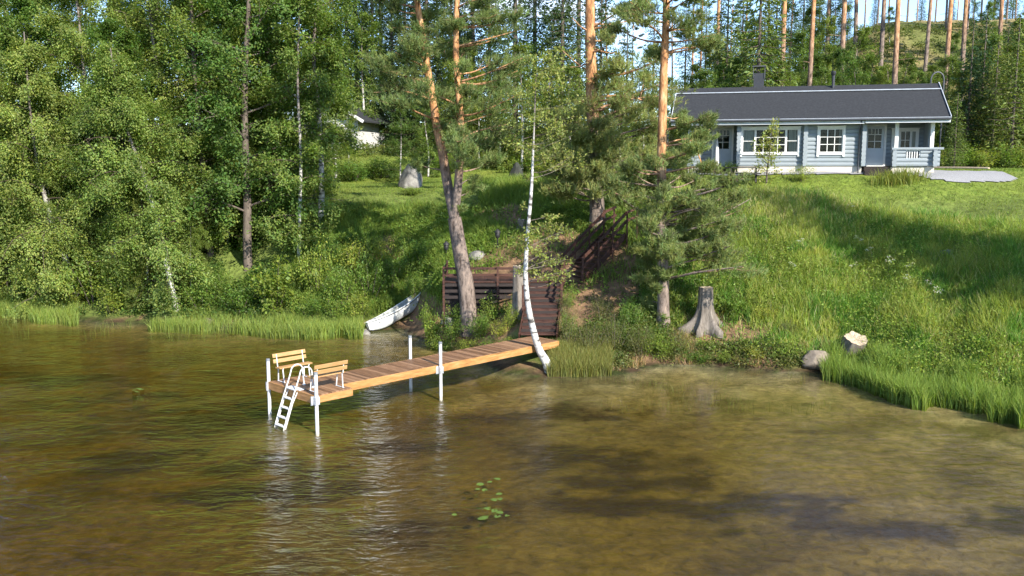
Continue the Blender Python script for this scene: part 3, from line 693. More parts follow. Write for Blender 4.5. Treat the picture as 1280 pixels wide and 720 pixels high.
door(DR[0], DR[1], PORCH - .04); door(DL[0], DL[1], PORCH - .04)
# roof
EZ, RZ, EV, RV = 2.33, 4.23, -.66, 3.0
RL0, RL1 = -6.45, 6.78
def slope_pt(s): return (EV + (RV - EV) * s, EZ + (RZ - EZ) * s)
mb = MB(); t = .10
a = slope_pt(0); b = slope_pt(1); c = (2 * RV - EV, EZ)
mb.prism([a, b, c, (c[0], c[1] - t), (b[0], b[1] - t * 1.1), (a[0], a[1] - t)], 0, RL0, RL1)
roof = mb.build('roof', M['roof'], house)
ns = np.array([-(RZ - EZ), RV - EV]); ns = ns / np.linalg.norm(ns)
def on_slope(s, h): y, z = slope_pt(s); return y + ns[0] * h, z + ns[1] * h
mb = MB(); y, z = on_slope(.80, .05); mb.tube([(RL0 + .02, y, z), (RL1 - .02, y, z)], .035, 6)
k = RL0 + .4
while k < RL1: y1, z1 = on_slope(.82, .0); mb.beam((k, y1, z1), (k, y, z), .03, .03); k += 1.2
mb.build('snow_guard', M['flash'], roof)
mb = MB()
for u in (RL0 - .012, RL1 + .012):
    for sgn in (0, 1):
        p = np.array([u, *slope_pt(0)]); q = np.array([u, *slope_pt(1)])
        if sgn: p[1] = 2 * RV - p[1]
        mb.beam(p + np.array([0, 0, -.03]), q + np.array([0, 0, -.03]), .022, .2, up=(0, 0, 1))
        mb.build('barge_board', M['fascia'], roof); mb = MB()
    if False: mb.build('barge_board', M['fascia'], roof); mb = MB()
mb = MB(); mb.box(RL0, U1 - .02, EV + .05, EV + .08, EZ - .25, EZ - .105); mb.box(U1 + .03, RL1, EV + .02, EV + .05, EZ - .225, EZ - .105); mb.build('fascia_board', M['fascia'], roof)
mb = MB(); mb.tube([(RL0, EV - .045, EZ - .06), (RL1, EV - .045, EZ - .05)], .055, 8); mb.build('gutter', M['gutter'], roof)
mb = MB(); mb.tube([(RL0, EV - .055, EZ + .005), (RL1, EV - .055, EZ + .015)], .018, 6); mb.build('gutter_lip', M['flash'], roof)
mb = MB(); mb.box(RL0 + .05, RL1 - .05, EV + .09, .03, EZ - .16, EZ - .12); mb.box(U1, RL1 - .05, .04, PORCH, EZ - .16, EZ - .12); mb.box(RL0 + .05, U0, .04, PORCH, EZ - .16, EZ - .12); mb.build('soffit', M['fascia'], roof)
mb = MB(); mb.tube([(U1 - .16, EV - .02, EZ - .1), (U1 - .16, -.3, EZ - .42), (U1 - .16, -.12, EZ - .5), (U1 - .16, -.12, .0), (U1 - .16, -.2, -.3)], .04, 8); mb.build('dark_tube', M['gutter'], roof)  # dark tube from eave to ground beside the right log corner
# chimney and vent
mb = MB(); cu_ = -2.15; yv = 3.25
mb.box(cu_ - .27, cu_ + .27, yv - .27, yv + .27, 3.6, 4.95); mb.box(cu_ - .33, cu_ + .33, yv - .33, yv + .33, 3.9, 4.24)
ch = mb.build('chimney', M['chimney'], roof)
mb = MB()
for dx in (-.3, .3):
    for dy in (-.3, .3): mb.box(cu_ + dx - .02, cu_ + dx + .02, yv + dy - .02, yv + dy + .02, 4.7, 5.28)
mb.box(cu_ - .36, cu_ + .36, yv - .36, yv + .36, 5.28, 5.34); mb.build('cap', M['grey_metal'], ch)
mb = MB(); y, z = slope_pt(.93); mb.tube([(1.62, y, z - .1), (1.62, y, z + .62)], .085, 10); mb.tube([(1.62, y, z + .62), (1.62, y, z + .66), (1.62, y, z + .84)], [.085, .13, .13], 10); mb.build('vent_pipe', M['chimney'], roof)
# right porch: log railing with a baluster window, white posts, deck and steps
def rail_logs(u0, u1, y, z0, z1, hole=None):
    mb = MB(); z = z0
    while z < z1 - .02:
        iv = [(u0, u1)]
        if hole and hole[2] < z + LH / 2 < hole[3]: iv = [(u0, hole[0]), (hole[1], u1)]
        for p, q in iv: mb.prism(log_profile(z, y, .16), 0, p, q)
        z += LH
    return mb.build('porch_rail', M['log_paint'], house)
rail_logs(4.42, 6.52, -.02, .0, .82, (4.95, 5.62, .33, .73))
mb = MB(); mb.box(4.30, 6.66, -.075, .20, .823, .93); mb.build('rail_cap', M['log_paint'], house)
log_end(4.42, -.2, .3, .0, .80, .2); log_end(6.28, -.2, .6, .0, .80, .2)
mb = MB()
for k in range(6): x = 5.0 + .114 * k; mb.box(x, x + .045, .03, .07, .38, .78)
mb.box(4.93, 5.64, .02, .08, .345, .385); mb.box(4.93, 5.64, .02, .08, .775, .815); mb.build('balusters', M['white_paint'], house)
for u in (4.50, 6.12): mb = MB(); mb.box(u - .085, u + .085, -.0, .17, .93, WT - .07); mb.build('porch_post', M['white_paint'], house)
mb = MB(); mb.box(5.98, 6.10, .2, PORCH, 0, WT - .1); mb.build('porch_side_wall', M['log_paint'], house)
mb = MB(); mb.box(3.06, 4.28, -.05, PORCH - .17, -.12, -.02); mb.box(4.28, 6.0, .16, PORCH - .02, -.018, .01); mb.box(3.05, 4.3, -.42, -.055, -.32, -.2); mb.box(3.05, 4.3, -.06, -.03, -.5, -.12); mb.box(3.05, 4.3, -.42, -.39, -.5, -.32); mb.build('porch_steps', M['dark_wood'], house)
# left porch
rail_logs(-5.62, -4.95, .0, 0, .82)
mb = MB(); mb.box(-5.72, -4.9, -.05, .2, .823, .90); mb.build('rail_cap', M['log_paint'], house); log_end(-5.55, -.2, .5, 0, .8, .2)
mb = MB(); mb.box(-5.62, -5.45, .0, .17, .9, WT - .07); mb.build('porch_post', M['white_paint'], house)
mb = MB(); mb.box(-4.9, U0 - .12, -.25, PORCH - .17, -.12, -.02); mb.box(-4.9, -3.2, -.62, -.26, -.34, -.22); mb.box(-4.9, -3.2, -.265, -.235, -.55, -.12); mb.box(-4.9, -3.2, -.62, -.59, -.55, -.34); mb.build('porch_steps', M['dark_wood'], house)
# loose things by the house
def hpt(u, v, z): p = hw(u, v); return (p[0], p[1], z)
mb = MB(); mb.tube([(0, 0, 0), (0, 0, .12), (0, 0, .5), (0, 0, 1.15), (0, 0, 1.5)], [.03, .12, .11, .07, .015], 10)
pr = empty('parasol', hpt(-4.15, .55, HZ0 - .02)); tag(pr, 'folded off-white parasol standing by the left porch door of the log house', 'parasol')
mb.build('canopy', M['parasol'], pr); mb = MB(); mb.tube([(0, 0, -.0), (0, 0, 1.75)], .018, 8); mb.build('pole', M['orange_wood'], pr)
mb = MB(); p0 = np.array(hpt(-4.7, -.35, HZ0 - .3)); mb.tube([p0, p0 + np.array([-.3, .1, .8]), p0 + np.array([-.52, .18, 1.7])], [.035, .032, .028], 8)
tag(mb.build('wooden_pole', M['orange_wood']), 'orange wooden pole leaning on the left porch railing', 'pole')
# black picnic table in front of the left porch
b0 = ground(929, 228)
tb = empty('picnic_table', b0, -TH); tag(tb, 'black picnic table on the lawn edge before the left porch', 'table')
mb = MB()
for k in range(5): mb.box(-.9, .9, -.38 + .155 * k, -.38 + .155 * k + .145, .70, .75)
mb.build('tabletop', M['table_wood'], tb)
for sy in (-.78, .58):
    mb = MB(); mb.box(-.85, .85, sy, sy + .095, .42, .455); mb.box(-.85, .85, sy + .105, sy + .2, .42, .455); mb.build('seat', M['table_wood'], tb)
for sx in (-.6, .6):
    mb = MB(); mb.beam((sx, -.25, .7), (sx, -.66, 0), .09, .14); mb.beam((sx, .25, .7), (sx, .66, 0), .09, .14); mb.box(sx - .06, sx - .026, -.78, .78, .34, .42); mb.build('leg', M['table_wood'], tb)
mb = MB(); e0 = ground(1168, 211.6); e1 = ground(1236, 212.4); mb.tube([e0 + np.array([0, 0, .06]), (e0 + e1) / 2 + np.array([0, 0, .07]), e1 + np.array([0, 0, .06])], .09, 8); tag(mb.build('timber_edging', M['cutwood']), 'long peeled log laid along the back edge of the gravel right of the house', 'log')
# bent steel pole behind the right end of the house
bp_ = base(1173, 55.0)
mb = MB(); pts = [(0, 0, -.1), (0, 0, 2.2), (0, 0, 5.2)] + [(-.38 + .38 * math.cos(a), 0, 5.2 + .45 * math.sin(a)) for a in np.linspace(.2, PI, 9)] + [(-.76, 0, 4.2), (-.76, 0, -.1)]
o = mb; q = empty('arched_pole', bp_); tag(q, 'grey steel pole bent over in an arch behind the right end of the house', 'pole'); mb.tube(pts, .05, 8); mb.build('pipe', M['grey_metal'], q)
# white cottage among the trees on the left
cb = base(412, 78.0); ct = empty('white_cottage', (cb[0], cb[1], cb[2] - .2), R_(-14)); tag(ct, 'small white gabled cottage half hidden by trees behind the left clearing', 'cottage')
mb = MB(); mb.box(-2.6, 2.6, 0, 6, 0, 2.75); mb.prism([(-2.6, 2.75), (2.6, 2.75), (0, 4.25)], 1, 0, 6); mb.build('wall', M['cottage_wall'], ct)
mb = MB(); a = (-3.4, 2.45); b = (0, 4.42); c = (3.4, 2.45); mb.prism([a, b, c, (c[0], c[1] - .12), (b[0], b[1] - .13), (a[0], a[1] - .12)], 1, -.75, 6.6); cr = mb.build('roof', M['roof'], ct)
mb = MB(); mb.beam((-3.42, -.775, 2.36), (0, -.775, 4.34), .03, .24, (0, 0, 1)); mb.beam((0, -.775, 4.34), (3.42, -.775, 2.36), .03, .24, (0, 0, 1)); mb.build('barge_board', M['white_paint'], cr)
for x in (-1.4, .6):
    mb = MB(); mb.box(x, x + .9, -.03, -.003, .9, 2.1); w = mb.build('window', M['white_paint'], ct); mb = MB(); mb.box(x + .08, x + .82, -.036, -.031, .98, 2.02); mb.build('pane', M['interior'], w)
# ================================================================== DOCK
DO = (-6.364, 25.88); DZ = 1.0
def deck_mat():
    m, nt = new_mat('deck_planks_each_shaded')
    out = N(nt, 'ShaderNodeOutputMaterial'); b = N(nt, 'ShaderNodeBsdfPrincipled'); b.inputs['Roughness'].default_value = .55; b.inputs['Specular IOR Level'].default_value = .3
    tc = N(nt, 'ShaderNodeTexCoord'); sx = N(nt, 'ShaderNodeSeparateXYZ'); L(nt, tc.outputs['Object'], sx.inputs[0])
    dv = N(nt, 'ShaderNodeMath', operation='DIVIDE'); dv.inputs[1].default_value = .118; L(nt, sx.outputs[0], dv.inputs[0]); fl = N(nt, 'ShaderNodeMath', operation='FLOOR'); L(nt, dv.outputs[0], fl.inputs[0])
    wn = N(nt, 'ShaderNodeTexWhiteNoise', noise_dimensions='1D'); L(nt, fl.outputs[0], wn.inputs['W'])
    mp = N(nt, 'ShaderNodeMapping'); mp.inputs['Scale'].default_value = (30, 2.5, 5); L(nt, tc.outputs['Object'], mp.inputs[0])
    n = N(nt, 'ShaderNodeTexNoise'); n.inputs['Scale'].default_value = 1; n.inputs['Detail'].default_value = 5; L(nt, mp.outputs[0], n.inputs['Vector'])
    ad = N(nt, 'ShaderNodeMath', operation='MULTIPLY_ADD'); ad.inputs[1].default_value = .55; L(nt, wn.outputs['Value'], ad.inputs[0]); L(nt, n.outputs['Fac'], ad.inputs[2])
    r = ramp(nt, [(.35, (.08, .042, .022)), (.75, (.19, .10, .05)), (1.05, (.29, .17, .095))], ad.outputs[0]); L(nt, r.outputs[0], b.inputs['Base Color'])
    bp = N(nt, 'ShaderNodeBump'); bp.inputs['Strength'].default_value = .2; bp.inputs['Distance'].default_value = .01; L(nt, n.outputs['Fac'], bp.inputs['Height']); L(nt, bp.outputs[0], b.inputs['Normal']); L(nt, b.outputs[0], out.inputs[0]); return m
def planks(x0, x1, y0, y1, w=.118, z=DZ, th=.035):
    mb = MB(); x = x0
    while x < x1 - .02:
        e = min(x + w - .009, x1); dz = random.uniform(-.003, .003); mb.box(x, e, y0 + random.uniform(-.006, .006), y1 + random.uniform(-.006, .006), z - th + dz, z + dz); x += w
    return mb
dock = empty('dock', (DO[0], DO[1], 0), PI / 4); M['deck'] = deck_mat(); tag(dock, 'brown plank dock on white steel posts reaching from the bank into the lake', 'dock')
# planks get their own shade through object-space noise; each section is one deck surface
planks(0, 1.26, -1.2, 1.2).build('platform_deck', M['deck'], dock)
planks(1.27, 5.0, -.645, .65, z=DZ + .006).build('walkway_deck', M['deck'], dock)
planks(5.03, 10.75, -.645, .65, z=DZ + .012).build('walkway_deck', M['deck'], dock)
mb = MB()
for y in (-1.2, 1.16): mb.box(.0, 1.26, y, y + .04, DZ - .24, DZ - .037)
mb.box(-.04, -.001, -1.2, 1.2, DZ - .24, DZ + .004); mb.box(1.262, 1.30, -1.2, -.70, DZ - .24, DZ - .037); mb.box(1.262, 1.30, .70, 1.2, DZ - .24, DZ - .037)
mb.box(.04, 1.22, -.4, -.36, DZ - .22, DZ - .04); mb.box(.04, 1.22, .36, .4, DZ - .22, DZ - .04); mb.build('side_board', M['deck_side'], dock, bevel=.006)
for (a, b, z) in ((1.31, 5.01, 0), (5.03, 10.75, .006)):
    for y in (-.685, .65): mb = MB(); mb.box(a, b, y, y + .038, DZ - .20 + z, DZ + .002 + z); mb.box(a, b, y + .006, y + .032, DZ - .235 + z, DZ - .203 + z); mb.build('side_board', M['deck_side'], dock, bevel=.006)
mb = MB()
x = 1.6
while x < 10.6: mb.box(x, x + .045, -.64, .645, DZ - .19, DZ - .045); x += .75
mb.build('joist', M['deck_side'], dock)
for (x, y, zt) in ((.02, -1.27, 1.60), (.02, 1.27, 1.60), (5.0, -.765, 1.70), (5.0, .77, 1.70)):
    mb = MB(); mb.tube([(x, y, -1.2), (x, y, zt)], .052, 12); p = mb.build('post', M['post_paint'], dock)
    mb = MB(); mb.tube([(x, y, zt + .0), (x, y, zt + .07)], .058, 12); mb.build('cap', M['post_cap'], p)
    s = 1 if y > 0 else -1; mb = MB(); mb.box(x - .13, x + .13, y - s * .075 - .012, y - s * .075 + .012, DZ - .27, DZ - .02)
    mb.box(x - .07, x + .07, y - .065, y + .065, DZ - .25, DZ - .03); mb.build('clamp', M['galv'], p)
# benches
def bench(local, face, label):
    b = empty('bench', (0, 0, 0)); tag(b, label, 'bench', 'slatted benches facing each other on the dock end')
    c, s_ = math.cos(PI / 4), math.sin(PI / 4); b.location = (DO[0] + c * local[0] - s_ * local[1], DO[1] + s_ * local[0] + c * local[1], DZ + .004); b.rotation_euler = (0, 0, PI / 4 + face)
    ln = 1.12; h = ln / 2       # sits facing local +y, backrest at y = 0
    for k, (yy, zz) in enumerate(((.34, .44), (.21, .435))): mb = MB(); mb.box(-h, h, yy - .06, yy + .06, zz - .018, zz + .018); mb.build('seat_slat', M['bench_wood'], b, bevel=.006)
    for zz, yy in ((.60, .045), (.76, .008)): mb = MB(); mb.beam((-h, yy, zz), (h, yy, zz), .03, .115, up=(0, -.22, 1)); mb.build('back_slat', M['bench_wood'], b, bevel=.006)
    for x in (-h + .12, h - .12):
        mb = MB(); mb.tube([(x, .10, 0), (x, .12, .42)], .018, 8); mb.tube([(x, .43, 0), (x, .36, .415)], .018, 8); mb.tube([(x, .40, .412), (x, .10, .412), (x, .075, .46), (x, .022, .80)], .017, 8); mb.tube([(x, .05, .012), (x, .47, .012)], .014, 6); mb.build('frame', M['post_paint'], b)
    return b
bench((.64, -1.12), 0, 'slatted pine bench seen from behind, back to the near edge of the dock end')
bench((.64, 1.12), PI, 'slatted pine bench facing the camera on the far edge of the dock end')
# bathing ladder
ld = empty('bathing_ladder', (DO[0], DO[1], 0), PI / 4); tag(ld, 'white tubular bathing ladder with hooped handrails on the end of the dock', 'ladder')
YR = (-.38, .10)
def rail_path(y):
    p = [(.50, y, DZ + .01), (.47, y, DZ + .3)]
    p += [(.27 + .20 * math.cos(a), y, DZ + .44 + .20 * math.sin(a)) for a in np.linspace(.15, PI - .45, 9)]
    p += [(.02, y, DZ + .32), (-.13, y, DZ - .05), (-.33, y, DZ - .55), (-.52, y, DZ - 1.08)]
    return smooth_path(p, 3)
for y in YR: mb = MB(); mb.tube(rail_path(y), .021, 8); mb.tube([(.53, y, DZ + .006), (.45, y, DZ + .006)], .03, 8); mb.tube([(-.02, y, DZ - .03), (-.20, y, DZ - .35), (-.46, y, DZ - 1.06)], .018, 8); mb.build('handrail', M['post_paint'], ld)
for k, z in enumerate((.02, -.24, -.50, -.76, -.98)):
    x = -.13 + (z + .05) * .40 + .0; mb = MB(); mb.box(x - .02, x + .10, YR[0] + .015, YR[1] - .015, DZ + z - .014, DZ + z + .014); mb.build('rung', M['post_paint'], ld, bevel=.006)
mb = MB(); mb.box(-.02, .16, YR[0] - .08, YR[1] + .08, DZ + .006, DZ + .03); mb.build('mount_plate', M['post_paint'], ld, bevel=.004)

# ------------------------------------------------------------------ rowing boat drawn up on the bank
def make_boat():
    root = empty('rowing_boat', (0, 0, 0)); tag(root, 'white fibreglass rowing boat pulled up on the bank left of the dock', 'boat')
    Ln = 3.9; nst = 22; ns = 11; out, inn = [], []
    for i in range(nst + 1):
        t = i / nst; x = (t - .5) * Ln
        w = .60 * (1 - max(0, (t - .40) / .60) ** 2.5) * (1 - .86 * max(0, (.40 - t) / .40) ** 2.8); w = max(w, .015)
        sheer = .50 + .20 * max(0, (t - .4) / .6) ** 2 + .12 * max(0, (.4 - t) / .4) ** 2; keel = .0 + .30 * max(0, (t - .7) / .3) ** 2.2 + .24 * max(0, (.25 - t) / .25) ** 2.2
        for lst, ins in ((out, 0), (inn, .03)):
            row = []
            for k in range(ns + 1):
                a = -1 + 2 * k / ns; s = abs(a); yy = math.copysign(max(w - ins, .004) * (s ** .55 if s > 0 else 0), a) * (.86 + .14 * s); zz = keel + ins + (sheer - keel - ins) * s ** 2.6
                row.append((x, yy, zz))
            lst.append(row)
    m = ns + 1
    def grid(rows, flip):
        vs = [v for r in rows for v in r]; fs = []
        for i in range(nst):
            for k in range(ns):
                q = (i * m + k, i * m + k + 1, (i + 1) * m + k + 1, (i + 1) * m + k); fs.append(q[::-1] if flip else q)
        return vs, fs
    vo, fo = grid(out, True); vi, fi = grid(inn, False); b = len(vo)
    mb = MB(); mb.add(vo, fo, 0, True); mb.add([], []); 
    mb.add(out[0], [tuple(range(m))]); hull = mb.build('hull', M['boat'], root)
    mb = MB(); mb.add(vi, fi, 0, True); mb.add(inn[0], [tuple(range(m))]); mb.build('inner_shell', M['boat_in'], root, fixn=False)
    mb = MB()
    for k in (0, ns): mb.tube([r[k] for r in out], .026, 6)
    mb.tube([out[0][0], out[0][ns]], .024, 6); mb.build('gunwale', M['boat'], root)
    mb = MB()
    for k in (0, ns): mb.tube([(r[k][0], r[k][1] * 1.03, r[k][2] - .045) for r in out], .012, 5)
    mb.build('rub_rail', M['rubber'], root)
    mb = MB(); mb.beam(out[1][ns // 2 + 0], out[nst - 2][ns // 2], .03, .05); 
    for t in (.18, .5, .78):
        i = int(t * nst); w = abs(out[i][0][1]) * .93; x = out[i][0][0]; z = out[i][0][2] - .16; mb2 = MB(); mb2.box(x - .13, x + .13, -w, w, z - .02, z + .02); mb2.build('thwart', M['boat_in'], root)
    return root
boat = make_boat()
gb = ground(502, 400); bx, by = gb[0], gb[1]
yaw = R_(52)
e0 = tz(bx - 1.7 * math.cos(yaw), by - 1.7 * math.sin(yaw)); e1 = tz(bx + 1.7 * math.cos(yaw), by + 1.7 * math.sin(yaw))
bp_pitch = R_(16); boat.location = (bx, by, gb[2] + .10); boat.rotation_euler = (R_(-17), -bp_pitch, yaw)

# ------------------------------------------------------------------ stumps, stones, lanterns
def stump_mesh(r, h, flare, hf, lobes, jag=0., lean=(0, 0), nz=16, na=40, seed=1):
    ph = random.uniform(0, 6); vs = []; fs = []
    for i in range(nz + 1):
        z = -.25 + (h + .25) * i / nz
        for k in range(na):
            a = 2 * PI * k / na; fl = math.exp(-max(z, 0) / hf)
            lob = .5 + .5 * math.cos(lobes * a + ph + .6 * math.sin(2 * a))
            rr = r * (1 - .1 * z / h) * (1 + .05 * math.cos(lobes * a * 2 + 1)) + flare * fl * (.25 + lob ** 2.5) * (1 + .3 * math.sin(a * 2 + ph))
            zz = z + (jag * (float(vnoise(a * 2.4, seed)) - .3) if i == nz else 0)
            vs.append((rr * math.cos(a) + lean[0] * z, rr * math.sin(a) + lean[1] * z, zz))
    for i in range(nz):
        for k in range(na): fs.append((i * na + k, i * na + (k + 1) % na, (i + 1) * na + (k + 1) % na, (i + 1) * na + k))
    top = vs[-na:]
    return vs, fs, top
def stump(name, loc, label, r, h, flare, hf, lobes, jag=0., lean=(0, 0), seed=1):
    e = empty(name, loc, random.uniform(0, 6)); tag(e, label, 'stump')
    vs, fs, top = stump_mesh(r, h, flare, hf, lobes, jag, lean, seed=seed)
    mb = MB(); mb.add(vs, fs, 0, True); mb.build('bark', M['dead'], e)
    n = len(top); c = np.mean(top, 0); mid = [tuple(np.array(t) * .5 + c * .5 - np.array([0, 0, jag * .35 * random.random()])) for t in top]
    mb = MB(); mb.add([tuple(np.array(t) + np.array([0, 0, .003])) for t in top] + mid + [tuple(c - np.array([0, 0, jag * .3]))], [(i, (i + 1) % n, n + (i + 1) % n, n + i) for i in range(n)] + [(n + i, n + (i + 1) % n, 2 * n) for i in range(n)])
    mb.build('cut_face', M['cutwood'], e); return e
p = ground(881, 410); stump('tree_stump', p, 'tall grey cut stump with spreading roots on the bank right of the pines', .29, 1.6, .58, .30, 6, .03)
p = ground(1064, 441); e = stump('tree_stump', p, 'low broad stump with its pale cut top tilted to the lake above the reeds', .44, .62, .2, .25, 5, .12, seed=5); e.rotation_euler = (R_(24), R_(-6), .4)
p = ground(648, 396); e = stump('dead_snag', p, 'short grey dead trunk standing on forked roots beside the white birch', .24, 2.05, .12, .3, 3, .06, (.0, .0)); e['category'] = 'dead trunk'
p = ground(652, 288); stump('tree_stump', p, 'small weathered stump on the bare slope above the stairs landing', .2, .5, .15, .2, 5, .08, seed=9)
def rock(name, loc, sx, sy, sz, mat, label, cat='rock', peak=0.0, seed=0, sub=4, rz=0.):
    import bmesh
    bm = bmesh.new(); bmesh.ops.create_icosphere(bm, subdivisions=sub, radius=1)
    for v in bm.verts:
        d = np.array(v.co); k = .72 + .5 * float(fbm(d[0] * 1.3 + seed, d[1] * 1.3 + d[2] * 1.9 + seed * 2, seed, 4))
        for nrm, off in (((.8, -.5, .3), .72), ((-.7, -.5, .5), .7), ((.2, -.9, .35), .68), ((.1, .3, .95), .8)):   # faceted faces
            q = float(np.dot(d * k, unit(np.array(nrm)))); 
            if q > off: k *= off / q * .97 + .03
        x, y, z = d * k
        if peak: s = 1 - peak * max(0, (z + .3)) / 1.3; x *= s; y *= s
        v.co = (x * sx, y * sy, z * sz)
    me = bpy.data.meshes.new(name); bm.to_mesh(me); bm.free(); me.polygons.foreach_set('use_smooth', np.ones(len(me.polygons), bool))
    o = link(name, me, mat); o.location = tuple(map(float, loc)); o.rotation_euler = (0, 0, rz); tag(o, label, cat); return o
p = ground(514, 234); s = p[1] / F_; rock('boulder', p + np.array([0, 0, .2]), 17 * s, 14 * s, 27 * s, M['stone'], 'pointed grey boulder standing on the sunny clearing', peak=.28, seed=4)
p = ground(646, 226); s = p[1] / F_; rock('boulder', p + np.array([0, 0, .1]), 15 * s, 12 * s, 24 * s, M['darkstone'], 'dark mossy cone-shaped boulder in the shade of the clearing', peak=.75, seed=6)
p = ground(1020, 457); rock('shore_stone', p + np.array([0, -.1, .24]), .55, .4, .40, M['tan_stone'], 'sandy flat-topped stone at the waterline left of the broken stump', 'stone', 0, 8)
p = ground(560, 404); rock('shore_stone', p + np.array([0, 0, .05]), .35, .3, .25, M['stone'], 'small grey stone on the bank at the foot of the forked pine', 'stone', 0, 12, 3)
for (x_, y_, lab) in ((1185, 322, 'mossy half buried stone in the shaded bank grass'), (598, 322, 'small pale stone on the bare slope left of the snag')):
    p = ground(x_, y_); rock('bank_stone', p + np.array([0, 0, .08]), .45, .35, .28, M['stone'], lab, 'stone', 0, x_ % 13, 3)
def lantern(px, py, label):
    p = ground(px, py); e = empty('garden_lantern', p); tag(e, label, 'lantern', 'garden lanterns on the slope')
    mb = MB(); mb.tube([(0, 0, -.1), (0, 0, .5)], .03, 8); mb.build('post', M['black_metal'], e)
    mb = MB(); mb.tube([(0, 0, .5), (0, 0, .53), (0, 0, .72), (0, 0, .75)], [.07, .1, .12, .09], 8); mb.build('lamp_housing', M['black_metal'], e)
    mb = MB(); mb.tube([(0, 0, .76), (0, 0, .80), (0, 0, .92)], [.16, .15, .03], 10); mb.build('cap', M['black_metal'], e)
lantern(622, 311, 'small black garden lantern on the bare slope above the landing'); lantern(558, 326, 'small black garden lantern left of the forked pine trunk')
for (x_, y_, s_, lab) in ((455, 417, .3, 'dark wet stone beside the stern of the boat'), (552, 444, .26, 'pale stone at the water edge behind the dock'), (1090, 470, .3, 'stone almost hidden in the reeds below the cut stump'), (262, 402, .3, 'small grey stone among the left shore reeds'), (742, 461, .26, 'brown stone at the foot of the olive shrubs')):
    p = ground(x_, y_); rock('shore_stone', p + np.array([0, 0, .02]), s_ * 1.3, s_, s_ * .7, M['stone'] if x_ % 2 else M['tan_stone'], lab, 'stone', 0, x_ % 17, 3, x_)
# driftwood by the birch foot
mb = MB(); w = at_z(676, 452, .05)
for d in ((-.9, .5, .25), (-.6, -.1, .1), (.5, .3, .15), (-.3, .8, .4)):
    a = np.array([w[0], w[1], .02]); b = a + np.array(d); mb.tube(smooth_path([a, (a + b) / 2 + np.array([0, .1, .12]), b], 3), [.09, .085, .08, .07, .06, .05, .03], 7)
tag(mb.build('driftwood', M['dead']), 'bare grey driftwood roots beside the foot of the white birch', 'driftwood')
# ------------------------------------------------------------------ lily pads
def pad_mesh():
    n = 18; vs = [(0, 0, .004)]; 
    for k in range(n + 1): a = .35 + (2 * PI - .7) * k / n; r = .062 * (1 + .05 * math.sin(3 * a)); vs.append((r * math.cos(a) * 1.15, r * math.sin(a), .010 + .006 * math.sin(2 * a)))
    nn = len(vs); vs += [(x, y, z - .006) for x, y, z in vs]
    fs = [(0, k, k + 1) for k in range(1, n + 1)] + [(nn, nn + k + 1, nn + k) for k in range(1, n + 1)] + [(k, nn + k, nn + k + 1, k + 1) for k in range(1, n + 1)] + [(0, nn, nn + 1, 1), (n + 1, nn + n + 1, nn, 0)]
    mb = MB(); mb.add(vs, fs); return mb.mesh('lily_pad')
pm = pad_mesh(); pm.materials.append(M['lily'])
for (lst, lab, grp) in (([(600, 606), (612, 603), (621, 599), (606, 613), (624, 618), (625, 624), (597, 612), (609, 636), (624, 641), (622, 646), (634, 645), (604, 648), (601, 649), (618, 639), (606, 647), (568, 644), (617, 625)], 'small green lily pad floating in the loose patch in front of the dock', 'lily pads in the middle of the bay'),
                        ([(366, 489), (374, 487), (378, 488), (369, 492)][:0] + [(168, 488), (173, 486), (177, 487), (170, 490)], 'small green lily pad in the tiny patch on the open water to the left', 'lily pads on the open water')):
    for (x_, y_) in lst:
        q = at_z(x_, y_, 0.0); o = bpy.data.objects.new('lily_pad', pm); COL.objects.link(o); o.location = (q[0], q[1], .004); s = random.uniform(.8, 1.3); o.scale = (s, s, 1); o.rotation_euler = (R_(random.uniform(-4, 4)), R_(random.uniform(-4, 4)), random.uniform(0, 6)); tag(o, lab, 'lily pad', grp)
# ================================================================== STAIRS AND LANDING
LZ = 2.5
def rail(mb, p, q, h=(.9, .5), w=.045, t=.10):
    for k in h: mb.beam(np.array(p) + np.array([0, 0, k]), np.array(q) + np.array([0, 0, k]), w, t)
def sq_post(mb, p, z0, z1, s=.085): mb.box(p[0] - s / 2, p[0] + s / 2, p[1] - s / 2, p[1] + s / 2, z0, z1)
ldg = empty('landing_deck', (0, 0, 0)); tag(ldg, 'dark brown timber landing deck with plank skirt at the foot of the upper stairs', 'deck')
X0, X1, Y0, Y1 = -2.9, 3.0, 38.35, 40.9
mb = MB(); x = X0
while x < X1: mb.box(x, min(x + .135, X1), Y0, Y1, LZ - .04, LZ); x += .142
mb.build('deck_boards', M['stair_wood'], ldg)
mb = MB()
for k in range(3): z = LZ - .2 - .26 * k; mb.box(X0, .75, Y0 - .03, Y0 + .0, z, z + .13 )
for k in range(3): z = LZ - .18 - .2 * k; mb.box(2.15, X1, Y0 - .03, Y0, z, z + .13); mb.box(X1, X1 + .03, Y0, Y1 - 1.0, z, z + .13)
mb.build('skirt_boards', M['dark_wood'], ldg)  # darker than the deck boards: tree shade put into the wood colour
mb = MB(); mb.box(X0 + .02, .7, Y0 + .5, Y0 + .55, LZ - 1.5, LZ - .05); mb.build('inner_wall', M['dark_wood'], ldg)
mb = MB(); rail(mb, (X0, Y0 + .06, LZ), (.35, Y0 + .06, LZ), (.55, .28)); mb.build('railing', M['stair_wood'], ldg)
mb = MB(); rail(mb, (X0 + .03, Y0 + .1, LZ), (X0 + .03, Y1, LZ), (.55, .28)); mb.build('railing', M['stair_wood'], ldg)
for (x, y) in ((X0 + .03, Y0 - .05), (-1.75, Y0 - .05), (-.6, Y0 - .05), (.38, Y0 - .05), (X0, Y1), (2.2, Y0 - .05), (X1 - .05, Y0 - .05)):
    mb = MB(); sq_post(mb, (x, y), tz(x, y) - .2, LZ + .64); mb.build('post', M['stair_wood'], ldg)
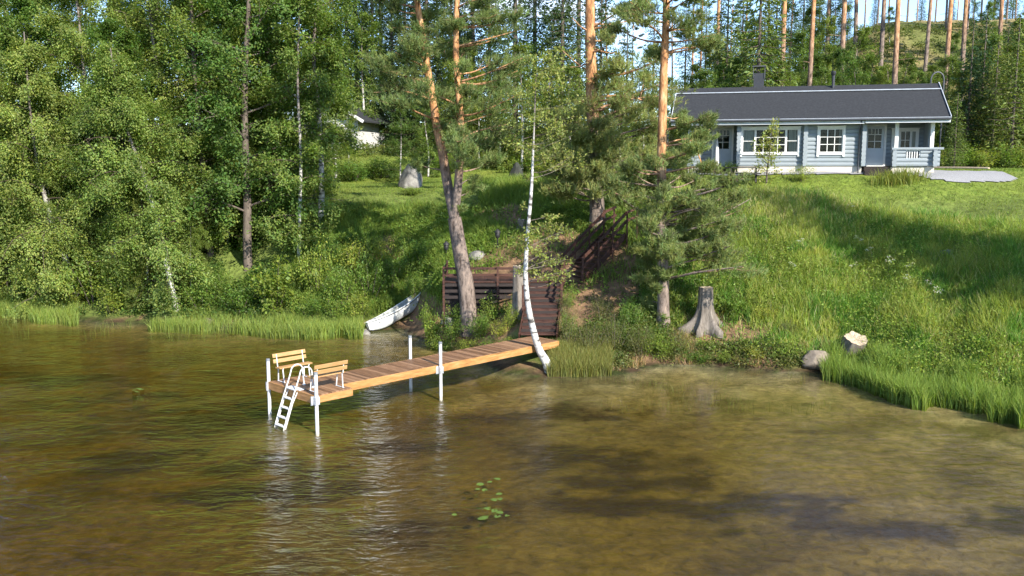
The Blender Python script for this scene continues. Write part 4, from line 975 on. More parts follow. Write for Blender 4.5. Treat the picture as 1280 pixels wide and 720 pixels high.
# upper flight, climbing to the right and away, in line with the dock
us = empty('upper_stairs', (0, 0, 0)); tag(us, 'dark brown wooden stairs with railings climbing from the landing towards the house', 'stairs')
ang = R_(43); a = np.array([math.cos(ang), math.sin(ang)]); c = np.array([math.sin(ang), -math.cos(ang)])
B = np.array([2.95, 38.42]); Wd = 1.15; rise, run, nst = .165, .25, 11
def sp(i, s): q = B + a * run * i - c * Wd * (1 - s); return q          # s = 1 is the right hand side
for i in range(nst):
    q0 = sp(i, 0); q1 = sp(i, 1); z = LZ + rise * (i + 1); m = MB()
    m.beam((*(q0 + a * .13), z), (*(q1 + a * .13), z), .24, .045); m.build('tread', M['stair_wood'], us)
for s in (0, 1):
    p = sp(-.3, s); q = sp(nst, s); off = c * (.03 if s else -.03)
    m = MB(); m.beam((*(p + off), LZ - .02), (*(q + off), LZ + rise * nst + .0), .05, .26); m.build('stringer', M['stair_wood'], us)
    m = MB(); rail(m, (*(p + off), LZ - .02), (*(q + off), LZ + rise * nst), (.95, .58), .045, .13)
    r2 = q + off + a * .75; rail(m, (*(q + off), LZ + rise * nst + .02), (*r2, LZ + rise * nst + .22), (.95, .58), .045, .11); m.build('handrail', M['stair_wood'], us)
    for i in (-.3, 3.6, 7.2, nst, nst + 2.8):
        w = sp(i, s) + off; zt = LZ + rise * min(i, nst + .8); m = MB(); sq_post(m, w + c * (.07 if s else -.07), min(tz(*w), zt) - .2, zt + 1.05, .07); m.build('post', M['stair_wood'], us)
# lower flight from the landing down to the dock
ls = empty('lower_stairs', (0, 0, 0)); tag(ls, 'shaded dark brown broad steps leading from the landing down to the dock', 'stairs')
T = np.array([1.45, Y0 - .05, LZ - .0]); E_ = np.array([.98, 34.3, DZ + .03]); n = 9
for i in range(n):
    t = (i + .6) / n; q = T + (E_ - T) * t; zq = LZ + (E_[2] - LZ) * (i + 1) / n; m = MB(); m.box(q[0] - .68, q[0] + .68, q[1] - .22, q[1] + .24, zq - .05, zq); m.build('tread', M['stair_wood'], ls)
    m = MB(); m.box(q[0] - .66, q[0] + .66, q[1] + .2, q[1] + .23, zq - .02, zq + (LZ - E_[2]) / n - .05 - .003); m.build('riser', M['dark_wood'], ls)
for s in (-.71, .71): m = MB(); m.beam(T + np.array([s, .1, -.12]), E_ + np.array([s, -.05, -.12]), .05, .28); m.build('stringer', M['stair_wood'], ls)
for (s, t) in ((-.76, .05), (-.76, .55), (.76, .05), (.76, .5)): q = T + (E_ - T) * t; m = MB(); sq_post(m, (q[0] + s, q[1]), tz(q[0] + s, q[1]) - .2, q[2] + .95); m.build('post', M['stair_wood'], ls)
m = MB(); rail(m, T + np.array([.76, 0, 0]), T + (E_ - T) * .5 + np.array([.76, 0, 0]), (.88, .5)); m.build('handrail', M['stair_wood'], ls)
# ================================================================== TREES
BIRCH = (.185, .26, .062); ALDER = (.14, .22, .048); PINE = (.185, .235, .075); SPR = (.05, .092, .03); YELL = (.16, .2, .035)
def wpath(pts):
    w = np.array([at_Y(*p) for p in pts]); return w
def grounded(pts, deep=.25):
    w = wpath(pts); b = w[0].copy(); b[2] = tz(b[0], b[1]) ; l = w - b; l[0, 2] = min(l[0, 2], 0) - deep; return b, l
def foliage_tree(name, label, cat, trunks, pads, bark, kind, col, group=None, seed=0, tuft=150, leafsize=.11, flake_z=(3., 6.), ln=.17):
    """a tree surveyed limb by limb: trunks = [(local path, r0, r1)], pads = foliage masses (centre, radii, n) in local space"""
    b, tr = trunks; root = empty(name, b); tag(root, label, cat, group); mb = MB()
    for (p, r0, r1) in tr:
        p = smooth_path(p, 5); n = len(p)
        mb.tube(p, [(r0 + (r1 - r0) * i / (n - 1)) * (1 + .35 * math.exp(-max(p[i][2], 0) / .35) * (p[0][2] < 0)) for i in range(n)], 12, fl=[float(sstep(flake_z[0], flake_z[1], q[2])) for q in p])
    PP, DD, CL = [], [], []
    for (c, rad, n) in pads:
        c = np.array(c); best = None
        for (p, r0, r1) in tr:
            q = smooth_path(p, 5); tgt = c[2] - .25 * np.hypot(*(c[:2] - q[len(q) // 2][:2])) ; i = int(np.argmin(np.abs(q[:, 2] - tgt) + .3 * np.hypot(*(q[:, :2] - c[:2]).T)))
            d = np.linalg.norm(q[i] - c)
            if best is None or d < best[0]: best = (d, q[i], r0 + (r1 - r0) * i / len(q))
        s = best[1]; d = c - s; l = np.linalg.norm(d); mid = s + d * .5 + np.array([random.uniform(-.1, .1), random.uniform(-.1, .1), random.uniform(-.12, .06)]) * l
        br = smooth_path([s, mid, c + d / (l + .01) * rad[0] * .5], 4); rb = min(best[2] * .45, .018 + .016 * l) * (1 if kind == 'pine' else .55)
        mb.tube(br, [rb * (1 - .8 * i / (len(br) - 1)) for i in range(len(br))], 6, fl=[.8 * float(sstep(flake_z[0], flake_z[1], s[2])) if kind == 'pine' else .9] * len(br), cap=False)
        for j in range(max(4, n // 28)):
            o = np.array([random.gauss(0, .55) * rad[0], random.gauss(0, .55) * rad[1], random.gauss(0, .5) * rad[2]]); st = pinterp(br, random.uniform(.5, 1)); e = c + o
            mb.tube([st, (st + e) / 2 + np.array([0, 0, -.04]), e], [rb * .35, rb * .25, .004], 3, fl=[.4 if kind == 'pine' else 1.] * 3, cap=False)
            m = max(10, int(28 * random.uniform(.6, 1.4))); u = rng.uniform(.25, 1.15, (m, 1)); sg = .22 * (rad[0] + rad[1]) / 2
            P = st + (e - st) * u + rng.normal(0, 1, (m, 3)) * np.array([sg, sg, sg * .6]); PP.append(P)
            DD.append(unit(P - st + np.array([0, 0, .25 * l])) * .8 + np.array([0, 0, .35 if kind == 'pine' else -.5])); CL.append(np.full(m, random.uniform(.72, 1.28)))
    link('trunk', mb.mesh('trunk'), bark, root)
    P = np.concatenate(PP); D = np.concatenate(DD); K = np.concatenate(CL)
    V, Fc, C = needles(P, D, ln, .022, col, 13, .65, .25, K) if kind == 'pine' else leaves(P, D, leafsize, .62, col, .28, K)
    link('crown', np_mesh('crown', V, Fc, C), M['needle'] if kind == 'pine' else M['leaf'], root); return root
def padbox(b, x0, x1, y0, y1, n, Ya, Yb, rpx=(16, 30), cnt=150, flat=.5):
    out = []
    for i in range(n):
        px = random.uniform(x0, x1); py = y0 + (y1 - y0) * (i + random.random()) / n; Y = random.uniform(Ya, Yb); r = random.uniform(*rpx) * Y / F_
        w = at_Y(px, py, Y) - b; g = tz(w[0] + b[0], w[1] + b[1]) - b[2]; w[2] = max(w[2], g + .35)
        out.append((w, (r, r, r * flat), int(cnt * random.uniform(.7, 1.3))))
    return out
# --- forked pine left of the stairs
g = ground(587, 411); Yg = g[1]
b, l0 = grounded([(587, 411, Yg), (583, 360, Yg), (575, 315, Yg), (568, 272, Yg)]); fork = l0[-1]
lt = np.array([fork] + [at_Y(x, y, Yg + .3) - b for x, y in ((559, 228), (553, 190), (546, 157), (540, 118), (534, 84), (527, 37), (521, 0), (512, -70), (508, -140))])
rt = np.array([fork] + [at_Y(x, y, Yg - .2) - b for x, y in ((573, 225), (576, 175), (574, 124), (570, 70), (571, 10), (574, -60), (570, -120))])
pads = padbox(b, 470, 535, -60, 130, 24, Yg - 2, Yg + 2.2, (15, 28)) + padbox(b, 545, 645, -40, 205, 38, Yg - 2.4, Yg + 2, (15, 28)) + padbox(b, 560, 600, 190, 262, 6, Yg - .8, Yg + .8, (9, 16), 80) + padbox(b, 430, 640, -160, -60, 6, Yg - 3.2, Yg + 3, (22, 40), 160) + padbox(b, 520, 560, 110, 215, 5, Yg + .4, Yg + 1.8, (10, 16), 80)
foliage_tree('pine_tree', 'old pine forking into two stems, left one orange, standing left of the stairs', 'pine tree', (b, [(l0, .36, .28), (lt, .22, .08), (rt, .19, .07)]), pads, M['pine_bark'], 'pine', PINE, flake_z=(5.5, 9.0))
# --- tall straight pine behind the stairs
g = ground(748, 286); Yg = g[1]; b, l0 = grounded([(748, 286, Yg), (746, 250, Yg), (743, 190, Yg), (740, 125, Yg), (738, 50, Yg), (737, -20, Yg), (734, -120, Yg), (730, -260, Yg)])
pads = padbox(b, 680, 748, 125, 238, 34, Yg - 2.6, Yg + 1.8, (15, 27)) + padbox(b, 742, 830, 70, 235, 34, Yg - 2.6, Yg + 1.8, (15, 27)) + padbox(b, 690, 760, 180, 240, 14, Yg - 2.6, Yg - .2, (13, 22)) + padbox(b, 670, 800, -160, -60, 6, Yg - 3, Yg + 3, (24, 44), 170) + padbox(b, 755, 800, -20, 60, 5, Yg - 2, Yg + 2, (12, 20), 90)
t2 = foliage_tree('pine_tree', 'tall straight pine with a thick bright orange trunk behind the upper stairs', 'pine tree', (b, [(l0, .36, .14)]), pads, M['pine_bark'], 'pine', PINE, flake_z=(3.6, 6.4))
# --- slimmer pine right of the stairs
g = ground(829, 408); Yg = g[1]; b, l0 = grounded([(829, 408, Yg), (829, 350, Yg), (827, 280, Yg), (827, 200, Yg), (829, 110, Yg), (832, 40, Yg), (833, -20, Yg), (834, -120, Yg)])
pads = padbox(b, 774, 832, 200, 244, 14, Yg - 1.8, Yg + 1.4, (13, 22)) + padbox(b, 806, 836, 250, 345, 13, Yg - 1.8, Yg + 1.6, (14, 25)) + padbox(b, 836, 900, 138, 200, 8, Yg - 2.2, Yg + 1.0, (13, 22)) + padbox(b, 832, 925, 205, 335, 21, Yg - 2.2, Yg + 1.4, (15, 26)) + padbox(b, 850, 938, 232, 320, 15, Yg - 2.0, Yg + 1.0, (14, 24)) + padbox(b, 765, 890, -40, 70, 20, Yg - 2, Yg + 2, (15, 26), 110) + padbox(b, 770, 890, -120, -40, 5, Yg - 2.5, Yg + 2.5, (20, 36), 150) + padbox(b, 800, 825, 345, 395, 4, Yg - .8, Yg + .8, (9, 15), 80)
foliage_tree('pine_tree', 'slim pine with orange upper trunk and low spreading boughs before the log house', 'pine tree', (b, [(l0, .24, .10)]), pads, M['pine_bark'], 'pine', PINE, flake_z=(4.8, 7.2))
# bare dead boughs of the two pines are part of their trunks' neighbours: long orange bough of the straight pine
mb = MB(); Yg2 = t2.location[1]; q = [at_Y(x, y, Yg2 - d) - np.array(t2.location) for x, y, d in ((742, 122, 0), (765, 120, .3), (790, 121, .6), (818, 132, .9))]; mb.tube(smooth_path(q, 4), [.085, .08, .075, .07, .065, .06, .055, .05, .045, .04, .035, .03, .02], 7, fl=[.9] * 13)
for (x0, y0, x1, y1) in ((800, 121, 806, 96), (742, 92, 700, 60), (742, 60, 775, 66), (739, 40, 715, 22), (742, 30, 790, 25), (742, 75, 712, 84)):
    p0 = at_Y(x0, y0, Yg2 - .1) - np.array(t2.location); p1 = at_Y(x1, y1, Yg2 + random.uniform(-.8, .5)) - np.array(t2.location); mb.tube(smooth_path([p0, (p0 + p1) / 2 + np.array([0, 0, -.1]), p1], 3), [.045, .04, .035, .03, .025, .02, .01], 5, fl=[.7] * 7)
link('bough', mb.mesh('bough'), M['pine_bark'], t2)
# --- thin curved white birch at the dock's landward end
g = at_z(690, 462, 0.05); Yg = 31.9
b, l0 = grounded([(692, 463, Yg), (683, 453, Yg), (674, 437, Yg), (666, 410, Yg), (660, 380, Yg), (657, 345, Yg), (659, 300, Yg), (664, 240, Yg), (666, 200, Yg), (668, 150, Yg), (670, 95, Yg)], .4)
pads = padbox(b, 640, 706, 280, 350, 22, Yg - .8, Yg + 1, (10, 17), 80) + padbox(b, 632, 716, 62, 205, 30, Yg - 1.2, Yg + 1.6, (14, 24), 105) + padbox(b, 640, 690, 200, 285, 4, Yg - .4, Yg + 1, (8, 12), 30)
foliage_tree('birch_tree', 'thin white birch curving up from the waterline beside the dock', 'birch tree', (b, [(l0, .155, .012)]), pads, M['birch_bark'], 'leaf', (.22, .27, .075), leafsize=.09, flake_z=(6.8, 10.))
# --- leaning shore birches on the left
def shore_tree(label, pts, r0, R, cat='birch tree', name='birch_tree', bark='birch_bark', col=BIRCH, group='broadleaf trees on the left shore', **k):
    b, l = grounded(pts); mb, cr = broadleaf(l, r0, R, col=col, **k); return plant_tree(name, b, mb, cr, M[bark], M['leaf'], label, cat, group)
shore_tree('white birch leaning left out of the water with drooping crown', [(222, 388, 43.4), (207, 325, 43.5), (196, 275, 43.6), (180, 220, 43.6), (160, 165, 43.6), (146, 110, 43.6), (138, 60, 43.7)], .125, 3.0, hb=.05, limbs=36, twigs=11, droop=.8, up=.3, per=190, size=.11)
shore_tree('leaning birch overhanging the reeds at the far left of the shore', [(95, 352, 46.2), (80, 318, 46), (66, 280, 46), (50, 220, 46), (38, 140, 46), (30, 40, 46)], .18, 3.4, hb=.06, limbs=38, twigs=11, droop=.8, up=.3, per=190, size=.11)
shore_tree('tall dark-trunked alder standing behind the leafy shore bush', [(312, 366, 45.6), (309, 310, 45.6), (309, 240, 45.6), (306, 160, 45.8), (307, 80, 46), (311, 0, 46), (312, -110, 46), (315, -170, 46)], .24, 3.3, 'alder tree', 'alder_tree', 'bark', ALDER, hb=.2, limbs=40, twigs=10, droop=.25, up=.55, per=130, size=.145, sig=.3)
shore_tree('slender birch with a clean white trunk right of the tall alder', [(376, 366, 45.0), (374, 320, 45), (374, 280, 45), (376, 200, 45.1), (372, 100, 45.2), (375, 0, 45.2), (378, -70, 45.2)], .11, 1.9, hb=.24, limbs=28, droop=.5, up=.5, per=110, size=.13)
shore_tree('grey-barked birch at the edge of the sunny clearing', [(399, 322, 47.4), (401, 280, 47.4), (402, 230, 47.4), (399, 150, 47.4), (392, 60, 47.4), (402, -40, 47.4), (405, -110, 47.4)], .19, 2.2, hb=.44, limbs=32, twigs=10, droop=.4, up=.6, per=130, size=.14, col=(.115, .18, .036))
shore_tree('alder with bare grey fork high above the leaning birch', [(262, 350, 47.2), (262, 300, 47.2), (255, 220, 47.2), (246, 120, 47.2), (240, 30, 47.2), (236, -80, 47.2), (236, -150, 47.2)], .2, 3.2, 'alder tree', 'alder_tree', 'bark', ALDER, hb=.16, limbs=40, twigs=10, droop=.3, up=.55, per=130, size=.145, sig=.3)
shore_tree('pale birch with a broken line of white bark left of the alders', [(236, 345, 48.5), (231, 270, 48.5), (222, 220, 48.5), (205, 130, 48.5), (190, 40, 48.5), (185, -60, 48.5), (180, -120, 48.5)], .17, 3.0, hb=.1, limbs=38, twigs=11, droop=.6, up=.45, per=180, size=.11)
# generic stands: one of each kind, then copies
def proto(fn, name, bark, leafm, label, cat, group):
    mb, cr = fn; r = plant_tree(name, (0, 0, -200), mb, cr, bark, leafm, label, cat, group); r['_p'] = 1; return r
def straight(H, w=.5): return [(0, 0, -.3), (random.uniform(-w, w) * .4, random.uniform(-w, w) * .4, H * .3), (random.uniform(-w, w), random.uniform(-w, w), H * .65), (random.uniform(-w, w), random.uniform(-w, w), H)]
used = set()
def place(pr, px, Y, sc=1.0, label=None, group=None, xyz=None):
    p = np.array(xyz) if xyz is not None else base(px, Y); p = p - np.array([0, 0, .1])
    if pr.name not in used:
        used.add(pr.name); pr.location = tuple(p); pr.rotation_euler = (0, 0, random.uniform(0, 6.28)); pr.scale = (sc, sc, sc)
        if label: pr['label'] = label
        if group: pr['group'] = group
        return pr
    return copy_thing(pr, p, random.uniform(0, 6.28), sc, label or pr['label'], group or pr.get('group'))
GL = 'trees massed behind the left shore'
PB = [proto(broadleaf(straight(17.5), .17, 3.4, .05, 38, 11, 180, .115, col=c_, droop=d_, up=u_), 'birch_tree', M['birch_bark'], M['leaf'], 'leafy birch massed behind the left shore', 'birch tree', GL) for c_, d_, u_ in ((BIRCH, .6, .45), ((.13, .195, .038), .5, .5))]
PA = [proto(broadleaf(straight(17), .2, 3.6, .05, 40, 10, 130, .145, col=c_, droop=.25, up=.6, sig=.3), 'alder_tree', M['bark'], M['leaf'], 'dark green alder massed behind the left shore', 'alder tree', GL) for c_ in (ALDER, (.115, .185, .035))]
for (px, Y, v, s) in ((-4, 47.4, 0, .62), (58, 47.0, 3, .55), (110, 47.4, 1, .5), (165, 47.6, 3, .5), (285, 48, 1, .48), (340, 47.8, 3, .46), (-45, 46.8, 0, .95), (12, 48, 1, .95), (48, 49.5, 2, .9), (118, 48.6, 0, 1.0), (160, 46.8, 3, .72), (88, 53, 3, 1.05), (290, 49.5, 3, 1.0), (340, 48.6, 2, 1.02), (200, 53, 2, 1.1), (-20, 55, 3, 1.1), (250, 56, 0, 1.05), (325, 54.5, 0, 1.05), (352, 54, 3, 1.0), (150, 58, 1, 1.1), (40, 60, 2, 1.1)):
    pr = (PB + PA)[v]; place(pr, px, Y, s * random.uniform(.96, 1.04))
for (px, Y, v, s) in ((186, 43.9, 0, .34), (170, 44.3, 0, .36), (240, 44.3, 1, .30), (146, 45.2, 1, .40), (70, 46.4, 0, .42)):
    place((PB + PA)[v], px, Y, s, 'young leafy birch at the water edge among the leaning birches', 'young birches at the left water edge')
# spruces
PS = [proto(spruce(22, 3.4, .24, 46, SPR), 'spruce_tree', M['bark'], M['needle'], 'tall dark spruce behind the clearing', 'spruce tree', 'spruces behind the clearing'), proto(spruce(19, 3.0, .2, 40, (.05, .088, .026)), 'spruce_tree', M['bark'], M['needle'], 'tall dark spruce behind the clearing', 'spruce tree', 'spruces behind the clearing')]
for (px, Y, v, s) in ((436, 96, 0, 1.0), (468, 90, 1, 1.15), (478, 100, 0, 1.1), (448, 104, 0, 1.15), (420, 92, 1, 1.0), (508, 96, 0, 1.1), (548, 98, 1, 1.1), (448, 92, 0, 1.05), (492, 84, 1, 1.0), (520, 82, 0, .95), (535, 80, 0, 1.15), (592, 76, 0, 1.0), (612, 84, 1, 1.1), (644, 70, 0, 1.02), (668, 82, 0, 1.1), (702, 68, 0, .88), (722, 78, 0, 1.1), (782, 72, 1, .62), (750, 84, 1, .9), (405, 96, 0, 1.1), (350, 80, 0, 1.1), (290, 76, 1, 1.1), (815, 82, 1, .7), (565, 92, 1, 1.1), (205, 82, 0, 1.1), (110, 80, 0, 1.1), (20, 78, 1, 1.15)):
    place(PS[v], px, Y, s)
# pale broadleaf saplings and young trees behind the clearing and behind the house
PY = [proto(broadleaf(straight(8.5, .3), .09, 2.0, .06, 20, 8, 85, .13, col=c_, droop=.25, up=.6, sig=.26), 'young_birch', M['birch_bark'], M['leaf'], 'young broadleaf tree in the thicket behind the clearing', 'young tree', 'young trees behind the clearing') for c_ in ((.165, .225, .045), (.13, .195, .038), (.10, .16, .033))]
for (px, Y, v, s) in ((420, 62, 1, .80), (437, 65, 0, .55), (404, 60, 1, .7), (535, 62, 1, .7), (572, 66, 0, .95), (585, 70, 1, 1.0), (598, 66, 0, .8), (625, 68, 2, .7), (652, 63, 0, 1.0), (684, 64, 0, .9), (712, 62, 1, .8), (742, 64, 2, .75), (775, 62, 1, .7), (805, 66, 2, .75), (835, 70, 1, .7), (862, 74, 2, .62), (500, 60, 2, .55), (575, 78, 0, 1.3), (690, 80, 1, 1.3), (455, 82, 1, 1.3)):
    place(PY[v], px, Y, s)
GH = 'young trees behind the log house'
for (px, Y, v, s) in ((882, 68, 2, .62), (902, 64, 1, .78), (922, 70, 2, .8), (985, 64, 1, .70), (1012, 66, 2, .82), (1035, 70, 0, .85), (1062, 63, 1, .8), (1082, 66, 2, .8), (1105, 64, 1, .72), (1128, 66, 2, .78), (1150, 62, 1, .66), (1030, 80, 1, .9), (960, 76, 0, .9), (1010, 88, 2, .9), (905, 84, 1, .8), (940, 88, 2, 1.0), (1190, 82, 2, .5), (1232, 88, 1, .6), (1270, 82, 2, .65), (1250, 112, 2, .7), (1112, 92, 2, .45), (1215, 100, 2, .5), (1196, 60, 0, .72), (1255, 60.5, 0, .9), (1282, 62, 0, .95), (1232, 66, 1, .95), (1300, 66, 0, 1.0), (1178, 64, 1, .8)):
    place(PY[v], px, Y, s, 'young leafy tree in the thicket behind the log house', GH)
for (px, Y, v, s) in ((878, 60, 1, .72), (896, 74, 0, .95), (915, 62, 2, .82), (930, 76, 1, 1.0), (972, 62, 0, .78), (998, 72, 1, .95), (1022, 62, 1, .72), (1048, 66, 2, .85), (1070, 72, 1, .92), (1094, 66, 0, .7), (1140, 64, 1, .68), (1160, 68, 0, .66), (1098, 60, 2, .6), (1148, 60, 0, .55), (866, 66, 0, .8), (1020, 100, 1, .9), (1050, 95, 2, .8), (980, 94, 0, 1.1)):
    place(PY[v], px, Y, s, 'young leafy tree in the thicket behind the log house', GH)
for (px, Y, s) in ((925, 92, .72), (952, 84, .62), (985, 82, .58), (1015, 96, .6), (1040, 86, .52), (898, 98, .7), (968, 104, .8), (1002, 110, .7), (880, 108, .75), (855, 100, .7), (1282, 84, .5)):
    place(PS[1], px, Y, s, 'dark green spruce on the hillside behind the log house', 'spruces on the hillside')
# small spruces and conifers right of and behind the house
PK = [proto(spruce(9, 2.0, .11, 30, c_, size=.24), 'young_spruce', M['bark'], M['needle'], 'young spruce right of the log house', 'young spruce', 'young spruces right of the log house') for c_ in ((.045, .085, .028), (.13, .175, .04))]
for (px, Y, v, s) in ((1206, 59, 0, 1.02), (1222, 63, 0, 1.1), (1238, 58, 1, .9), (1262, 56, 1, 1.02), (1287, 59, 1, 1.1), (1250, 64, 0, 1.0), (1275, 68, 1, 1.1), (1310, 57, 1, 1.0), (1335, 62, 0, 1.1)):
    place(PK[v], px, Y, s)
place(PK[1], 944, 61.0, 1.7, 'tall pale green conifer rising behind the chimney of the log house', 'conifers behind the log house'); place(PK[1], 905, 72, 1.5, 'pale green conifer left of the chimney behind the log house', 'conifers behind the log house')
place(PK[1], 1192, 54.5, .5, 'small upright young conifer by the right gable of the log house', 'conifers behind the log house')
# tall bare-trunked pines on the hill
PP_ = [proto(tall_pine(23 + k, .19 + .02 * (k % 2), 2.3, .56 + .04 * k, 14, (.11, .145, .055), lean=random.uniform(-.8, .8)), 'hill_pine', M['pine_bark'], M['needle'], 'tall bare-trunked pine on the wooded hill behind the log house', 'pine tree', 'tall pines on the hill') for k in range(3)]
named = {974: 'tall pine with orange trunk behind the chimney side of the log house roof', 1007: 'tall pine whose orange trunk rises behind the middle of the log house roof', 1113: 'tall pine with straight orange trunk behind the right part of the roof'}
for i, (px, Y) in enumerate(((864, 96), (874, 104), (894, 88), (974, 66), (958, 92), (1007, 62), (1032, 86), (1048, 72), (1068, 84), (1096, 100), (1113, 61), (1134, 108), (1155, 82), (1176, 66), (1189, 110), (1199, 74), (1209, 96), (1226, 112), (1245, 76), (1258, 102), (1276, 68), (1290, 92), (930, 104), (985, 108), (1020, 112), (1055, 116), (1080, 118), (1110, 122), (1145, 124), (1168, 118), (1215, 124), (1268, 120), (910, 116), (1240, 128), (1310, 80), (1330, 104), (1195, 128), (1100, 84), (1182, 98), (840, 112), (790, 104), (760, 98))):
    place(PP_[i % 3], px, Y, random.uniform(.92, 1.1) if Y < 92 else random.uniform(.42, .66), named.get(px))
for (px, Y, s) in ((1058, 122, .42), (1092, 126, .36), (1150, 128, .40), (1188, 126, .36), (1240, 122, .42), (1264, 126, .5), (1290, 120, .5)):
    place(PS[1], px, Y, s, 'dark spruce on the crest of the wooded hill', 'spruces on the hill crest')
for i, (px, Y) in enumerate(((1345, 66), (1375, 60), (1400, 72), (1440, 62), (1470, 78), (1510, 66), (1550, 60), (1600, 72), (1650, 64), (1390, 88), (1450, 96), (1530, 90), (1620, 98), (1700, 80))):
    place(PS[i % 2], px, Y, random.uniform(.6, .95), 'spruce in the forest beyond the right end of the lawn', 'spruces beyond the right end of the lawn')
for i, (px, Y) in enumerate(((1360, 74), (1420, 84), (1490, 70), (1580, 82), (1660, 90))):
    place(PP_[i % 3], px, Y, random.uniform(.85, 1.05), 'tall bare-trunked pine beyond the right end of the lawn', 'tall pines beyond the right end of the lawn')
# trees outside the frame on the right whose shade crosses the bank
for (x, y, v, s) in ():
    place((PB + PA)[v], 0, 0, s, 'tall tree on the shore beyond the right edge of the bank', 'trees beyond the right of the bank', xyz=(x, y, tz(x, y)))
for (x, y, pr_, s) in ((22.4, 28.1, PS[1], 1.02), (23.4, 25.6, PA[1], .62), (24.8, 26.8, PS[1], .95)):
    place(pr_, 0, 0, s, 'tree on the shore beyond the right edge of the bank', 'trees beyond the right of the bank', xyz=(x, y, tz(x, y)))
# ------------------------------------------------------------------ shrubs
def shrub_proto(c, name='shrub', **k):
    mb, cr = shrub(1.6, 1.0, col=c, **k); r = plant_tree(name, (0, 0, -200), mb, cr, M['bark'], M['leaf'], 'x', 'shrub', None, trunk_name='stems', crown_name='foliage'); return r
SH = [shrub_proto((.19, .275, .05), size=.11), shrub_proto((.14, .22, .042), stems=11, per=300, size=.10), shrub_proto((.26, .31, .055), size=.095), shrub_proto((.12, .14, .045), size=.075, asp=.35, per=320), shrub_proto((.15, .225, .036), stems=7, per=240, size=.14, asp=.7)]
def bush(px, py, wpx, hpx, v, label, group=None):
    p = ground(px, py); s = p[1] / F_; pr = SH[v]; r = place(pr, 0, 0, 1.0, label, group, xyz=p)
    r.scale = (wpx * s / 2.2, wpx * s / 2.2, hpx * s / 1.75); return r
B1 = 'leafy shrubs on the bank left of the boat'
for (px, py, w, h, v) in ((396, 368, 52, 58, 0), (428, 386, 56, 56, 1), (462, 378, 48, 56, 0), (446, 344, 52, 44, 2), (488, 362, 44, 48, 1), (408, 330, 44, 36, 1), (510, 345, 40, 40, 0), (418, 402, 46, 34, 0), (480, 330, 46, 36, 2), (392, 398, 46, 30, 1), (450, 398, 40, 34, 2), (520, 372, 34, 34, 1), (530, 330, 40, 34, 1)):
    bush(px, py, w, h * 1.2, v, 'leafy green shrub in the thicket on the bank left of the boat', B1)
bush(344, 392, 66, 74, 4, 'big-leaved bush at the waterline below the tall alder'); bush(300, 392, 56, 46, 1, 'low dark bush at the waterline left of the big-leaved bush')
B2 = 'low shrubs under the left shore trees'
for (px, py, w, h, v) in ((60, 372, 74, 84, 0), (10, 370, 80, 92, 0), (118, 376, 84, 84, 0), (162, 384, 70, 76, 0), (254, 390, 56, 52, 1), (190, 376, 50, 56, 1), (280, 374, 54, 46, 1), (380, 394, 40, 34, 0), (90, 386, 50, 40, 2), (140, 390, 56, 46, 0), (35, 380, 56, 50, 1)):
    bush(px, py, w, h, v, 'low shrub in the shade under the left shore trees', B2)
B3 = 'bright shrubs between the boat and the dock'
for (px, py, w, h, v) in ((600, 424, 36, 42, 1), (566, 424, 36, 42, 0), (584, 404, 34, 36, 1), (614, 402, 34, 38, 0), (562, 398, 28, 34, 2), (640, 408, 24, 30, 0), (708, 424, 26, 44, 1), (712, 385, 24, 34, 0), (626, 420, 30, 30, 2), (540, 436, 30, 48, 4), (556, 438, 36, 26, 0), (582, 440, 38, 24, 2), (612, 438, 34, 22, 0), (534, 410, 24, 34, 0), (636, 434, 26, 20, 2)):
    bush(px, py, w, h, v, 'bright green shrub on the water edge between the boat and the dock', B3)
B4 = 'olive shrubs below the slim pine'
for (px, py, w, h, v) in ((712, 438, 40, 66, 3), (738, 446, 50, 62, 3), (768, 440, 50, 66, 3), (800, 448, 46, 60, 3), (752, 400, 44, 40, 3), (786, 410, 36, 50, 1), (822, 446, 48, 40, 1), (706, 400, 26, 46, 3), (846, 440, 40, 44, 3)):
    bush(px, py, w, h, v, 'dull olive shrub on the bank edge below the slim pine', B4)
B5 = 'small shrubs on the bank by the tall stump'
for (px, py, w, h, v) in ((920, 400, 30, 36, 4), (872, 452, 40, 20, 1), (905, 452, 34, 18, 0), (940, 445, 40, 20, 2), (980, 448, 40, 20, 0), (955, 400, 34, 24, 2), (985, 415, 34, 22, 3)):
    bush(px, py, w, h, v, 'small low shrub on the bank near the tall stump', B5)
bush(1003, 226, 34, 24, 2, 'small round bush on the gravel edge under the square window'); bush(912, 218, 22, 22, 1, 'dark little bush beside the picnic table')
B6 = 'yellow-green bushes along the forest edge right of the log house'
for (px, Y, w, h, v) in ((1180, 57, 46, 30, 2), (1204, 56, 50, 34, 0), (1230, 55.5, 50, 32, 2), (1258, 55, 50, 34, 0), (1284, 55, 46, 36, 2), (1196, 59, 50, 44, 1), (1244, 58.5, 54, 44, 2), (1275, 60, 54, 46, 0), (1310, 56, 50, 40, 0), (1172, 61, 40, 40, 1)):
    p = base(px, Y); s = Y / F_; r = place(SH[v], 0, 0, 1, 'yellow-green bush at the forest edge right of the log house', B6, xyz=p); r.scale = (w * s / 2.2, w * s / 2.2, h * s / 1.75)
B7 = 'undergrowth bushes at the back of the clearing'
